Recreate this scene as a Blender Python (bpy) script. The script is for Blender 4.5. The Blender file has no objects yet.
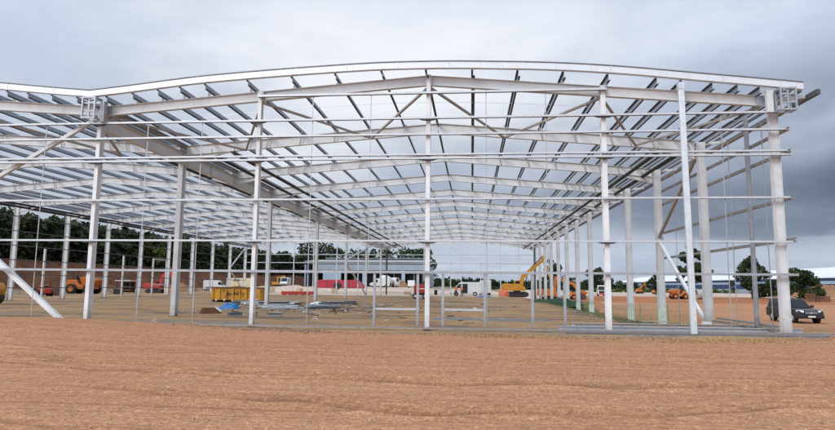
import bpy, math, random
import numpy as np
from mathutils import Vector, Matrix, noise
random.seed(7); rng = np.random.default_rng(7)
S = bpy.context.scene
COL = S.collection
V = Vector

# ------------------------------------------------------------------ materials
def sock(n, *names):
    for k in names:
        if k in n.inputs: return n.inputs[k]

def mat(name, col, rough=0.6, metal=0.0, var=0.12, scale=3.0, bump=0.0, bscale=30.0, spec=0.4, dirt=None, dirt_amt=0.0, island=0.0, coat=0.0, splash=0.0):
    m = bpy.data.materials.new(name); m.use_nodes = True
    nt = m.node_tree; N, L = nt.nodes, nt.links
    b = N['Principled BSDF']
    b.inputs['Roughness'].default_value = rough; b.inputs['Metallic'].default_value = metal
    b.inputs['Specular IOR Level'].default_value = spec
    if coat: b.inputs['Coat Weight'].default_value = coat
    tc = N.new('ShaderNodeTexCoord')
    nz = N.new('ShaderNodeTexNoise'); nz.inputs['Scale'].default_value = scale; nz.inputs['Detail'].default_value = 6; nz.inputs['Roughness'].default_value = .65
    L.new(tc.outputs['Object'], nz.inputs['Vector'])
    r = N.new('ShaderNodeValToRGB')
    r.color_ramp.elements[0].position = .3; r.color_ramp.elements[1].position = .7
    r.color_ramp.elements[0].color = (*[c * (1 - var) for c in col], 1)
    r.color_ramp.elements[1].color = (*[min(1, c * (1 + var)) for c in col], 1)
    L.new(nz.outputs['Fac'], r.inputs['Fac'])
    out = r.outputs['Color']
    if dirt:
        n2 = N.new('ShaderNodeTexNoise'); n2.inputs['Scale'].default_value = scale * .6; n2.inputs['Detail'].default_value = 8; n2.inputs['Roughness'].default_value = .75
        L.new(tc.outputs['Object'], n2.inputs['Vector'])
        r2 = N.new('ShaderNodeValToRGB'); r2.color_ramp.elements[0].position = .48; r2.color_ramp.elements[1].position = .72
        r2.color_ramp.elements[0].color = (0, 0, 0, 1); r2.color_ramp.elements[1].color = (dirt_amt,) * 3 + (1,)
        L.new(n2.outputs['Fac'], r2.inputs['Fac'])
        mx = N.new('ShaderNodeMixRGB'); mx.inputs['Color2'].default_value = (*dirt, 1)
        L.new(r2.outputs['Color'], mx.inputs['Fac']); L.new(out, mx.inputs['Color1']); out = mx.outputs['Color']
    if splash:      # mud splashed up the foot of the steel
        g = N.new('ShaderNodeNewGeometry'); sx = N.new('ShaderNodeSeparateXYZ'); L.new(g.outputs['Position'], sx.inputs['Vector'])
        n4 = N.new('ShaderNodeTexNoise'); n4.inputs['Scale'].default_value = 7; n4.inputs['Detail'].default_value = 6; n4.inputs['Roughness'].default_value = .7
        L.new(g.outputs['Position'], n4.inputs['Vector'])
        ad = N.new('ShaderNodeMath'); ad.operation = 'MULTIPLY_ADD'; L.new(n4.outputs['Fac'], ad.inputs[0]); ad.inputs[1].default_value = -1.6; L.new(sx.outputs['Z'], ad.inputs[2])
        mr = N.new('ShaderNodeMapRange'); L.new(ad.outputs[0], mr.inputs['Value'])
        for k_, q_ in (('From Min', -1.05), ('From Max', .0), ('To Min', splash), ('To Max', 0)): mr.inputs[k_].default_value = q_
        mx = N.new('ShaderNodeMixRGB'); mx.inputs['Color2'].default_value = (.26, .15, .085, 1)
        L.new(mr.outputs['Result'], mx.inputs['Fac']); L.new(out, mx.inputs['Color1']); out = mx.outputs['Color']
    if island:
        g = N.new('ShaderNodeNewGeometry'); mr = N.new('ShaderNodeMapRange')
        mr.inputs['To Min'].default_value = 1 - island; mr.inputs['To Max'].default_value = 1 + island
        L.new(g.outputs['Random Per Island'], mr.inputs['Value'])
        mm = N.new('ShaderNodeMixRGB'); mm.blend_type = 'MULTIPLY'; mm.inputs['Fac'].default_value = 1
        L.new(out, mm.inputs['Color1']); L.new(mr.outputs['Result'], mm.inputs['Color2']); out = mm.outputs['Color']
    L.new(out, b.inputs['Base Color'])
    if bump:
        n3 = N.new('ShaderNodeTexNoise'); n3.inputs['Scale'].default_value = bscale; n3.inputs['Detail'].default_value = 5
        L.new(tc.outputs['Object'], n3.inputs['Vector'])
        bp = N.new('ShaderNodeBump'); bp.inputs['Strength'].default_value = bump; bp.inputs['Distance'].default_value = .02
        L.new(n3.outputs['Fac'], bp.inputs['Height']); L.new(bp.outputs['Normal'], b.inputs['Normal'])
    return m

M = {}
M['steel'] = mat('offwhite_painted_steel', (.62, .645, .655), .42, 0, .07, 1.6, dirt=(.40, .37, .33), dirt_amt=.5, splash=.6)
M['steel_gable'] = mat('white_painted_gable_steel', (.74, .77, .78), .4, 0, .06, 1.6, dirt=(.46, .43, .39), dirt_amt=.45, splash=.7)
M['galv'] = mat('bright_galvanised_steel', (.62, .66, .69), .4, .6, .1, 6, dirt=(.42, .45, .47), dirt_amt=.4)
M['galv_dull'] = mat('weathered_galvanised_steel', (.40, .43, .46), .5, .5, .14, 5, dirt=(.28, .29, .30), dirt_amt=.5, splash=.75)
M['eaves'] = mat('slate_grey_eaves_metal', (.09, .10, .115), .5, .3, .15, 3)
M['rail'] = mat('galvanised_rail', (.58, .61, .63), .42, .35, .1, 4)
M['strip'] = mat('painted_flange_shade', (.03, .032, .035), .6, 0, .15, 4)  # near-black colour painting the shade on purlin flanges
M['flange'] = mat('dull_metal_and_rail_shade', (.17, .19, .215), .5, .4, .15, 3)  # underside shade painted on gable rail flanges; plain dull metal elsewhere
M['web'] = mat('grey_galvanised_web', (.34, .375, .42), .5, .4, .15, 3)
M['galv_trim'] = mat('new_galvanised_trim', (.70, .74, .76), .38, .3, .05, 3)
M['galv_post'] = mat('galvanised_hollow_post', (.66, .72, .76), .4, .3, .1, 5)
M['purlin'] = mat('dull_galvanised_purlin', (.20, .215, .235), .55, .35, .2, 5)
M['darksteel'] = mat('dark_steel', (.05, .052, .055), .6, .2, .2, 5)
M['cable'] = mat('black_hanging_duct', (.02, .02, .022), .6, 0, .2, 5)
M['brace'] = mat('buff_primed_brace', (.36, .335, .31), .6, 0, .15, 5)
M['siderail'] = mat('buff_side_rail', (.27, .25, .235), .6, .1, .2, 4)
M['concrete'] = mat('grey_concrete', (.36, .35, .33), .9, 0, .15, 1.5, .3, 20)
M['base_green'] = mat('green_stained_steel', (.56, .64, .54), .6, 0, .12, 2, dirt=(.3,.4,.26), dirt_amt=.6)
M['rubber'] = mat('black_rubber', (.02, .02, .02), .85, 0, .2, 8)
M['black'] = mat('matt_black', (.018, .018, .02), .6, 0, .2, 8)
M['glass'] = mat('dark_window_glass', (.014, .017, .022), .18, 0, .1, 2, spec=.3)
M['yellow'] = mat('yellow_machine_paint', (.60, .27, .025), .55, 0, .12, 3, dirt=(.20, .12, .06), dirt_amt=.75)
M['skipyellow'] = mat('worn_yellow_skip_paint', (.58, .29, .03), .65, 0, .15, 2.5, dirt=(.14, .065, .03), dirt_amt=1.0)
M['orange'] = mat('orange_machine_paint', (.60, .165, .025), .55, 0, .12, 3, dirt=(.19, .10, .055), dirt_amt=.75)
M['red'] = mat('red_machine_paint', (.46, .04, .03), .55, 0, .12, 3, dirt=(.18, .07, .05), dirt_amt=.65)
M['crimson'] = mat('crimson_sheeting', (.40, .03, .055), .7, 0, .25, 1.0, .4, 3, dirt=(.22,.06,.07), dirt_amt=.6)
M['white'] = mat('white_vehicle_paint', (.68, .69, .69), .4, 0, .05, 1, dirt=(.4, .34, .27), dirt_amt=.5, coat=.15)
M['cream'] = mat('cream_container_paint', (.66, .58, .36), .5, 0, .07, 1, dirt=(.4, .33, .2), dirt_amt=.5)
M['bluemark'] = mat('blue_lettering', (.05, .09, .30), .5, 0, .05)
M['tarp'] = mat('blue_tarpaulin', (.02, .17, .42), .5, 0, .15, 2, .5, 8)
M['rust'] = mat('rusty_brown_steel', (.16, .075, .04), .85, 0, .3, 4)
M['timber'] = mat('raw_timber', (.48, .36, .22), .8, 0, .2, 3)
M['carpaint'] = mat('dark_grey_car_paint', (.020, .022, .027), .3, .2, .08, 2, coat=.35, dirt=(.07,.05,.04), dirt_amt=.4)
M['lamp'] = mat('clear_lamp_lens', (.7, .72, .74), .12, .3, .05, 2)
M['skin'] = mat('skin', (.45, .28, .2), .6, 0, .05)
M['hivis'] = mat('orange_hi_vis', (.85, .16, .02), .7, 0, .05)
M['navy'] = mat('navy_trousers', (.03, .035, .06), .8, 0, .1)
M['fence'] = mat('straw_green_wire', (.30, .31, .17), .6, 0, .1)
M['orangemesh'] = mat('orange_barrier_mesh', (.80, .17, .06), .6, 0, .1)
M['leafA'] = mat('dark_foliage', (.030, .046, .016), .7, 0, .6, .25, island=.6, spec=.2)
M['leafB'] = mat('woodland_foliage', (.030, .046, .018), .7, 0, .55, .09, island=.6, spec=.2)
M['leafC'] = mat('olive_foliage', (.075, .095, .025), .7, 0, .35, .3, island=.5, spec=.2)
M['bark'] = mat('bark', (.09, .07, .05), .9, 0, .3, 6)
M['cladblue'] = mat('pale_blue_cladding', (.30, .40, .50), .5, .1, .08, .4)
M['cladgrey'] = mat('pale_grey_cladding', (.27, .32, .37), .5, .1, .12, .3)
M['roofgrey'] = mat('grey_roof_sheet', (.34, .37, .38), .5, .2, .08, .2)
M['darkclad'] = mat('charcoal_cladding', (.05, .055, .06), .6, .1, .15, .5)
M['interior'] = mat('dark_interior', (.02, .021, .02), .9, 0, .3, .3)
M['farblue'] = mat('blue_shed_wall', (.028, .055, .13), .5, 0, .1, .05)
M['farroof'] = mat('white_shed_roof', (.74, .76, .78), .45, .1, .05, .03)
M['earth'] = mat('brown_heaped_earth', (.24, .135, .065), .95, 0, .35, .5, .8, 3)
M['rubble'] = mat('pink_rubble', (.46, .36, .29), .95, 0, .25, 1.5, .6, 5)
M['clod'] = mat('soil_clod', (.30, .17, .10), .95, 0, .35, .9)
M['pebble'] = mat('pale_pebble', (.42, .29, .21), .9, 0, .3, .9, island=.5)
M['strawtuft'] = mat('dry_straw', (.38, .235, .085), .9, 0, .3, 2, island=.3)
M['grassblade'] = mat('rough_grass', (.10, .11, .045), .9, 0, .3, .6, island=.4)
M['plate'] = mat('pale_plate', (.75, .75, .70), .5, 0, .03)
M['cone'] = mat('orange_cone', (.80, .14, .03), .5, 0, .05)

# ------------------------------------------------------------------ mesh builder
class MB:
    def __init__(s): s.v = []; s.f = []; s.m = []; s.sm = []
    def add(s, vs, fs, mi=0, smooth=False):
        o = len(s.v); s.v += [tuple(p) for p in vs]
        for f in fs: s.f.append(tuple(i + o for i in f)); s.m.append(mi); s.sm.append(smooth)
        return s
    def extr(s, prof, p0, p1, vdir=(0, 0, 1), mi=0):
        p0, p1 = V(p0), V(p1); a = (p1 - p0).normalized(); v = V(vdir); v = (v - a * v.dot(a)).normalized(); u = a.cross(v)
        n = len(prof)
        vs = [p0 + u * x + v * y for x, y in prof] + [p1 + u * x + v * y for x, y in prof]
        fs = [(i, (i + 1) % n, n + (i + 1) % n, n + i) for i in range(n)] + [tuple(range(n))[::-1], tuple(range(n, 2 * n))]
        return s.add(vs, fs, mi)
    def bar(s, p0, p1, w, h, vdir=(0, 0, 1), mi=0):
        return s.extr([(-w/2, -h/2), (w/2, -h/2), (w/2, h/2), (-w/2, h/2)], p0, p1, vdir, mi)
    def hexa(s, b, t, mi=0):
        return s.add(list(b) + list(t), [(3, 2, 1, 0), (4, 5, 6, 7), (0, 1, 5, 4), (1, 2, 6, 5), (2, 3, 7, 6), (3, 0, 4, 7)], mi)
    def box(s, x0, x1, y0, y1, z0, z1, mi=0):
        return s.hexa([(x0, y0, z0), (x1, y0, z0), (x1, y1, z0), (x0, y1, z0)], [(x0, y0, z1), (x1, y0, z1), (x1, y1, z1), (x0, y1, z1)], mi)
    def frus(s, b, t, z0, z1, mi=0):   # b,t = (x0,x1,y0,y1)
        q = lambda r, z: [(r[0], r[2], z), (r[1], r[2], z), (r[1], r[3], z), (r[0], r[3], z)]
        return s.hexa(q(b, z0), q(t, z1), mi)
    def cyl(s, p0, p1, r0, r1=None, n=12, mi=0, caps=True):
        r1 = r0 if r1 is None else r1
        p0, p1 = V(p0), V(p1); a = (p1 - p0).normalized(); u = a.orthogonal().normalized(); w = a.cross(u)
        vs = []
        for p, r in ((p0, r0), (p1, r1)):
            vs += [p + (u * math.cos(2*math.pi*i/n) + w * math.sin(2*math.pi*i/n)) * r for i in range(n)]
        s.add(vs, [(i, (i+1) % n, n + (i+1) % n, n + i) for i in range(n)], mi, True)
        if caps: s.add(vs, [tuple(range(n))[::-1], tuple(range(n, 2*n))], mi)
        return s
    def prism(s, outline, y0, y1, mi=0, inset=0.0):   # outline in XZ, extruded along Y
        n = len(outline)
        vs = [(x, y0, z) for x, z in outline] + [(x, y1, z) for x, z in outline]
        return s.add(vs, [(i, (i+1) % n, n + (i+1) % n, n + i) for i in range(n)] + [tuple(range(n))[::-1], tuple(range(n, 2*n))], mi)
    def tube(s, pts, r, n=8, mi=0):
        for a, b in zip(pts[:-1], pts[1:]): s.cyl(a, b, r, r, n, mi)
        return s
    def build(s, name, m, parent=None, bevel=0.0, loc=None):
        me = bpy.data.meshes.new(name); me.from_pydata(s.v, [], s.f)
        ms = m if isinstance(m, (list, tuple)) else [m]
        for k in ms: me.materials.append(M[k])
        me.polygons.foreach_set('material_index', s.m); me.polygons.foreach_set('use_smooth', s.sm)
        me.validate(); me.update()
        o = bpy.data.objects.new(name, me); COL.objects.link(o)
        if parent: o.parent = parent
        if loc: o.location = loc
        # outward normals
        import bmesh
        bm = bmesh.new(); bm.from_mesh(me); bmesh.ops.recalc_face_normals(bm, faces=bm.faces); bm.to_mesh(me); bm.free()
        if bevel:
            b = o.modifiers.new('bevel', 'BEVEL'); b.width = bevel; b.segments = 2; b.limit_method = 'ANGLE'; b.angle_limit = math.radians(35)
        return o

def tag(o, label=None, cat=None, group=None, kind=None):
    if label: o['label'] = label
    if cat: o['category'] = cat
    if group: o['group'] = group
    if kind: o['kind'] = kind
    return o
def thing(name, label, cat, loc=(0, 0, 0), rz=0.0, group=None, scale=1.0):
    o = bpy.data.objects.new(name, None); o.empty_display_size = .3; COL.objects.link(o)
    o.location = loc; o.rotation_euler = (0, 0, rz); o.scale = (scale,) * 3
    return tag(o, label, cat, group)
def copy_tree(o, parent=None):
    c = o.copy(); COL.objects.link(c)
    if parent: c.parent = parent
    for ch in list(o.children): copy_tree(ch, c)
    return c

def sstep(a, b, x):
    t = np.clip((np.asarray(x, float) - a) / (b - a), 0, 1); return t * t * (3 - 2 * t)

# ------------------------------------------------------------------ terrain
def terrain(X, Y):
    X = np.asarray(X, float); Y = np.asarray(Y, float)
    z = np.zeros(np.broadcast(X, Y).shape)
    # low bank of spread soil left of the doorway bays
    crest = .36 * sstep(-7, -18, X)
    z = z + crest * sstep(-13, -1.8, Y) * (1 - sstep(-1.2, 1.6, Y))
    # dug-out strip along the right hand row, and lower ground to the right
    inX = sstep(8.2, 11.2, X)
    dig = .25 * sstep(5.5, 8.5, Y) + .3 * sstep(9, 15, Y) + .3 * sstep(15, 23, Y) + .2 * sstep(24, 42, Y)
    heap = 1.0 * sstep(45, 51, Y) * (1 - sstep(58, 66, Y)) * (1 - sstep(15, 20, X))
    z = z - inX * (dig - heap)
    # left-hand bank and terrace at the back
    z = z + 5.6 * sstep(-63, -76, X) * sstep(-60, 0, Y)
    z = z + 1.15 * sstep(100, 132, Y) * (1 - sstep(-20, -8, X)) * sstep(-64, -56, X)
    z = z + .5 * sstep(900, 3000, np.hypot(X, Y))
    return z
def H(x, y): return float(terrain(x, y))

def axis(segs):
    out = [segs[0][0]]
    for a, b, st in segs:
        n = max(1, int(round((b - a) / st))); out += list(np.linspace(a, b, n + 1)[1:])
    return np.array(out)
def grow(start, end, st, k):
    out = []; x = start
    while abs(x) < end: x += math.copysign(st, end if start > 0 else -1); st *= k; out.append(x)
    return out
def ground():
    xs = axis([(-26, 26, .22)])
    xs = np.array(grow(-26, 4000, .3, 1.09)[::-1] + list(xs) + grow(26, 4000, .3, 1.09))
    ys = axis([(-26, 0, .07), (0, 60, .45), (60, 260, 3.2)])
    lo = []; y = -26.0; st = .4
    while y > -400: y -= st; st *= 1.3; lo.append(y)
    hi = []; y = 260.0; st = 4
    while y < 5000: y += st; st *= 1.15; hi.append(y)
    ys = np.array(lo[::-1] + list(ys) + hi)
    X, Y = np.meshgrid(xs, ys)
    Z = terrain(X, Y)
    nx, ny = len(xs), len(ys)
    # rough soil + ruts
    ruts = [([(-24, -8.6), (-11.67, -10.0), (-9.67, -10.9), (-4.99, -11.9), (-1, -12.5), (2.96, -12.95), (6.8, -11.95), (14, -10.6)], .075),
            ([(-15, -10.6), (-8.76, -11.86), (-5.98, -12.5), (-1, -12.9), (1.6, -12.85), (4, -12.6)], .06),
            ([(-8, -13.9), (-2.63, -14.9), (-.8, -15.5), (2.36, -15.15), (5.5, -14.2), (10, -13.2)], .07),
            ([(-20, -7.4), (-12.95, -8.5), (-8.85, -9.1), (-4.4, -8.85), (3, -9.4), (12, -8.4)], .04),
            ([(-9, -15.8), (-5.7, -17.05), (-4.0, -17.3)], .08),
            ([(-6, -14.1), (-3.48, -14.75), (-2.1, -15.1), (-.8, -15.5)], .05),
            ([(-22, -4.2), (-9, -5.6), (2, -6.6), (14, -5.8)], .03),
            ([(-25, -6.0), (-10, -7.2), (2, -7.9), (16, -7.0)], .03)]
    rut = np.zeros_like(Z)
    for pts, d in ruts:
        px = np.array([p[0] for p in pts]); py = np.array([p[1] for p in pts])
        yy = np.interp(X, px, py) + .1 * np.sin(X * 1.7 + d * 90) + .05 * np.sin(X * 4.3)
        env = sstep(px[0], px[0] + 2.5, X) * (1 - sstep(px[-1] - 2.5, px[-1], X))
        env = env * (.82 + .18 * np.sin(X * .9 + d * 300))
        for off in (0, .34):
            q = Y - yy - off
            Z += env * d * (-np.exp(-(q / .10) ** 2) + .55 * np.exp(-((np.abs(q) - .24) / .11) ** 2)) * (1 if off == 0 else .55)
            rut = np.maximum(rut, env * np.exp(-(q / .085) ** 2) * min(1, d / .06) * (1 if off == 0 else .55))
    near = (np.abs(X) < 40) & (Y > -30) & (Y < 70)
    idx = np.argwhere(near)
    for i, j in idx:
        x, y = X[i, j], Y[i, j]
        a = noise.fractal(V((x * .4, y * .8, 0)), 1.0, 2.1, 3)
        amp = .016 if y < 0 else .035
        Z[i, j] += amp * a
        if y < 0.5 and y > -24: Z[i, j] += .004 * noise.noise(V((x * 3.2, y * 5.5, 5))) + .007 * noise.noise(V((x * .12, y * 2.6, 9)))
    E_pts = [(-60, 9), (-24, 3.6), (-19, 2.0), (-15.3, .9), (-10.9, -.7), (-6.3, -1.7), (-1.5, -2.0), (2.75, -2.6), (5.4, -2.9), (9.5, -2.6), (12.8, -1.3), (16, 4.5), (30, 9), (80, 14)]
    ex = np.interp(X, [p[0] for p in E_pts], [p[1] for p in E_pts])
    wob = np.zeros_like(Z)
    for i, j in idx: wob[i, j] = noise.fractal(V((X[i, j] * .8, Y[i, j] * .8, 3)), 1, 2, 3)
    site = sstep(-.15, .25, Y - ex + .35 * wob)
    right = sstep(12.6, 14.5, X + .5 * wob) * sstep(2, 5, Y)
    site = site * (1 - right)
    grass = sstep(6.0, 9.5, X + 1.2 * wob) * (1 - sstep(13.5, 15.5, X + wob)) * sstep(3, 7, Y) * (1 - sstep(62, 72, Y))
    straw = sstep(12.2, 13.2, X + .5 * wob) * (1 - sstep(16, 19, X + wob)) * sstep(12, 15, Y) * (1 - sstep(34, 40, Y))
    strip = np.exp(-((Y - ex - .15 + .3 * wob) / .55) ** 2) * sstep(-3, 0, X) * (1 - sstep(9.5, 12, X))
    straw = np.clip(straw + .9 * strip, 0, 1)
    pale = np.maximum(sstep(150, 185, Y) * (1 - sstep(700, 900, Y)) * sstep(14, 24, X),
                      sstep(73, 80, Y) * sstep(-48, -40, X) * (1 - sstep(20, 30, X)) * (1 - sstep(230, 300, Y)))
    red = np.clip(sstep(80, 100, Y) * (1 - sstep(160, 185, Y)) * sstep(16, 24, X), 0, 1)
    bank = sstep(-63, -68, X) * sstep(-50, -10, Y) * (1 - sstep(-76, -79, X))
    green = sstep(-76.5, -79, X) * 1.0 + sstep(300, 340, Y) * (1 - sstep(14, 24, X)) + sstep(700, 900, Y)
    grass = np.clip(grass + green, 0, 1)
    # damp concrete-grey strip inside the door bays
    slab = np.exp(-(((Y - 8.6 + .3 * wob) / 1.2) ** 4)) * sstep(-2.6, -1.6, X + .4 * wob) * (1 - sstep(3.5, 5, X + .4 * wob))
    slab = np.maximum(slab, .8 * np.exp(-(((Y - 2.4 + .8 * wob) / 1.5) ** 2)) * (1 - sstep(-9.5, -8.5, X)) * sstep(-.2, .6, wob + .3))
    vs = np.stack([X, Y, Z], -1).reshape(-1, 3)
    i = np.arange(ny - 1)[:, None] * nx + np.arange(nx - 1)[None, :]
    fs = np.stack([i, i + 1, i + nx + 1, i + nx], -1).reshape(-1, 4)
    me = bpy.data.meshes.new('ground')
    me.vertices.add(len(vs)); me.vertices.foreach_set('co', vs.astype(np.float32).ravel())
    me.loops.add(fs.size); me.loops.foreach_set('vertex_index', fs.astype(np.int32).ravel())
    me.polygons.add(len(fs)); me.polygons.foreach_set('loop_start', np.arange(0, fs.size, 4, dtype=np.int32))
    me.polygons.foreach_set('use_smooth', np.ones(len(fs), dtype=bool))
    for nm, arr in (('site', site), ('grass', grass), ('straw', straw), ('pale', pale), ('red', red), ('bank', bank), ('slab', slab), ('rut', rut)):
        at = me.attributes.new(nm, 'FLOAT', 'POINT'); at.data.foreach_set('value', arr.astype(np.float32).ravel())
    me.update(calc_edges=True)
    o = bpy.data.objects.new('ground', me); COL.objects.link(o); o['kind'] = 'structure'
    # material
    m = bpy.data.materials.new('site_soil'); m.use_nodes = True; nt = m.node_tree; N, L = nt.nodes, nt.links
    b = N['Principled BSDF']; b.inputs['Roughness'].default_value = .95; b.inputs['Specular IOR Level'].default_value = .15
    geo = N.new('ShaderNodeNewGeometry')
    def mapping(sc):
        mp = N.new('ShaderNodeMapping'); mp.inputs['Scale'].default_value = sc; L.new(geo.outputs['Position'], mp.inputs['Vector']); return mp.outputs['Vector']
    def nz(sc, det=6, ro=.6, vec=(1, 1, 1)):
        n = N.new('ShaderNodeTexNoise'); n.inputs['Scale'].default_value = sc; n.inputs['Detail'].default_value = det; n.inputs['Roughness'].default_value = ro
        L.new(mapping(vec), n.inputs['Vector']); return n.outputs['Fac']
    def ramp(fac, stops):
        r = N.new('ShaderNodeValToRGB'); e = r.color_ramp.elements
        while len(e) < len(stops): e.new(.5)
        for k, (p, c) in enumerate(stops): e[k].position = p; e[k].color = (*c, 1) if len(c) == 3 else c
        L.new(fac, r.inputs['Fac']); return r.outputs['Color']
    def mix(f, a, c, mode='MIX'):
        x = N.new('ShaderNodeMixRGB'); x.blend_type = mode
        for sck, val in ((x.inputs['Fac'], f), (x.inputs['Color1'], a), (x.inputs['Color2'], c)):
            if isinstance(val, (int, float)): sck.default_value = val
            elif isinstance(val, tuple): sck.default_value = (*val, 1)
            else: L.new(val, sck)
        return x.outputs['Color']
    def attr(nm):
        a = N.new('ShaderNodeAttribute'); a.attribute_name = nm; return a.outputs['Fac']
    def math_(op, a, c):
        x = N.new('ShaderNodeMath'); x.operation = op; x.use_clamp = False
        for sck, val in ((x.inputs[0], a), (x.inputs[1], c)):
            if isinstance(val, (int, float)): sck.default_value = val
            else: L.new(val, sck)
        return x.outputs[0]
    def edge(a):   # ragged zone edge
        n = nz(1.3, 7, .7); return ramp(math_('ADD', a, math_('MULTIPLY', math_('SUBTRACT', n, .5), .9)), [(.42, (0, 0, 0)), (.58, (1, 1, 1))])
    big = nz(.25, 6, .65, (.35, 1, 1)); mid = nz(2.6, 7, .7, (.6, 1, 1)); grain = nz(70, 3, .7); fine = nz(22, 4, .7); streak = nz(1.0, 5, .6, (.07, 3.2, 1)); track = nz(1.0, 4, .55, (.018, 9.0, 1))
    fg = ramp(big, [(.25, (.355, .180, .096)), (.5, (.44, .230, .126)), (.75, (.51, .285, .165))])
    fg = mix(math_('MULTIPLY', streak, .0), fg, fg)
    fg = mix(.38, fg, ramp(streak, [(.34, (.27, .115, .053)), (.46, (.42, .212, .105)), (.56, (.48, .252, .13)), (.7, (.60, .375, .225))]))
    fg = mix(.3, fg, ramp(mid, [(.3, (.30, .13, .06)), (.6, (.46, .24, .13)), (.75, (.55, .34, .21))]))
    def cells(sc):
        p = N.new('ShaderNodeTexVoronoi'); p.inputs['Scale'].default_value = sc; L.new(mapping((1, 1, 1)), p.inputs['Vector'])
        sp = N.new('ShaderNodeSeparateColor'); L.new(p.outputs['Color'], sp.inputs['Color']); return sp.outputs[0], p.outputs['Distance']
    ca, da = cells(34); cb_, db = cells(13)
    fg = mix(.5, fg, ramp(track, [(.36, (.62, .58, .55)), (.46, (1, 1, 1)), (.58, (1, 1, 1)), (.68, (1.25, 1.27, 1.3))]), 'MULTIPLY')
    fg = mix(.5, fg, ramp(ca, [(.0, (.35,) * 3), (.2, (.75,) * 3), (.8, (1.1, 1.1, 1.1)), (.93, (1.5, 1.5, 1.5)), (1, (1.9, 1.95, 2.0))]), 'MULTIPLY')
    fg = mix(.35, fg, ramp(cb_, [(.0, (.55,) * 3), (.5, (1, 1, 1)), (1, (1.4, 1.4, 1.4))]), 'MULTIPLY')
    fg = mix(ramp(fine, [(.35, (.35,) * 3), (.5, (0,) * 3)]), fg, (.22, .10, .055))
    fg = mix(math_('MULTIPLY', attr('rut'), .85), fg, (.12, .048, .025))  # rut bottoms darkened: disturbed soil with groove shade painted in
    st = ramp(nz(.20, 4, .55, (.5, 1, 1)), [(.34, (.10, .085, .072)), (.42, (.17, .14, .11)), (.46, (.34, .19, .085)), (.52, (.43, .27, .13)), (.57, (.20, .175, .145)), (.62, (.36, .21, .10)), (.68, (.12, .12, .065))])
    st = mix(.3, st, ramp(nz(2.5, 6, .7), [(.32, (.10, .07, .05)), (.5, (.30, .20, .115)), (.68, (.50, .38, .25))]))
    gr = ramp(nz(1.5, 7, .7), [(.32, (.035, .055, .022)), (.5, (.09, .11, .045)), (.68, (.24, .19, .095))])
    sw = ramp(nz(3, 7, .7), [(.3, (.20, .10, .045)), (.5, (.38, .22, .085)), (.72, (.48, .34, .15))])
    pl = ramp(nz(.08, 6, .65, (.25, 1, 1)), [(.3, (.34, .25, .18)), (.5, (.48, .39, .31)), (.7, (.56, .50, .43))])
    rd = ramp(nz(.12, 7, .7, (.4, 1, 1)), [(.3, (.20, .075, .030)), (.5, (.34, .14, .06)), (.75, (.44, .22, .12))])
    sl = ramp(nz(2.0, 6, .7), [(.3, (.13, .125, .12)), (.6, (.25, .245, .235)), (.8, (.34, .33, .31))])
    c = mix(edge(attr('site')), fg, st)
    bk = ramp(nz(.4, 7, .7), [(.3, (.055, .028, .016)), (.5, (.13, .055, .028)), (.7, (.22, .10, .05))])
    c = mix(edge(attr('pale')), c, pl); c = mix(edge(attr('red')), c, rd); c = mix(edge(attr('bank')), c, bk)
    c = mix(math_('MULTIPLY', edge(attr('grass')), .82), c, gr)
    c = mix(edge(attr('slab')), c, sl)
    c = mix(math_('MULTIPLY', edge(attr('straw')), .8), c, sw)
    L.new(c, b.inputs['Base Color'])
    hgt = math_('ADD', math_('MULTIPLY', fine, .5), math_('ADD', math_('MULTIPLY', mid, .5), math_('MULTIPLY', grain, .3)))
    bp = N.new('ShaderNodeBump'); bp.inputs['Strength'].default_value = .6; bp.inputs['Distance'].default_value = .045
    L.new(hgt, bp.inputs['Height']); L.new(bp.outputs['Normal'], b.inputs['Normal'])
    me.materials.append(m)
ground()

def scatter(name, n, region, size, m, flat=.6, seed=1):
    r = np.random.default_rng(seed); mb_v = []; mb_f = []
    base = np.array([(1, 0, 0), (0, 1, 0), (-1, 0, 0), (0, -1, 0), (0, 0, 1), (0, 0, -1)], float)
    bf = [(0, 1, 4), (1, 2, 4), (2, 3, 4), (3, 0, 4), (1, 0, 5), (2, 1, 5), (3, 2, 5), (0, 3, 5)]
    k = 0
    while k < n:
        x, y = region(r)
        s = size[0] + (size[1] - size[0]) * r.random() ** 3
        a = r.random() * 6.28; ca, sa = math.cos(a), math.sin(a)
        p = base * (1 + .35 * r.standard_normal((6, 1)).clip(-1, 1)) * np.array([s, s * .7, s * flat])
        q = np.stack([p[:, 0]*ca - p[:, 1]*sa + x, p[:, 0]*sa + p[:, 1]*ca + y, p[:, 2] + H(x, y) + s * flat * .25], -1)
        o = len(mb_v); mb_v += [tuple(t) for t in q]; mb_f += [tuple(i + o for i in f) for f in bf]; k += 1
    me = bpy.data.meshes.new(name); me.from_pydata(mb_v, [], mb_f); me.materials.append(M[m])
    o = bpy.data.objects.new(name, me); COL.objects.link(o); o['kind'] = 'stuff'; return o
def reg_fg(r):
    y = -20 + 20 * r.random() ** 1.1; w = (y + 24) * .78 + 2; return ((r.random() * 2 - 1.1) * w, y)
scatter('gravel', 12000, reg_fg, (.006, .024), 'pebble', seed=2)
def reg_edge(r):
    x = -12 + 27 * r.random(); return (x, np.interp(x, [-12, -6, 0, 5, 9.5, 13, 16], [-.6, -1.7, -2.2, -2.9, -2.6, -1.3, 1]) + r.standard_normal() * .4)
scatter('soil_clods', 1300, reg_edge, (.02, .09), 'clod', seed=3)
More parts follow.
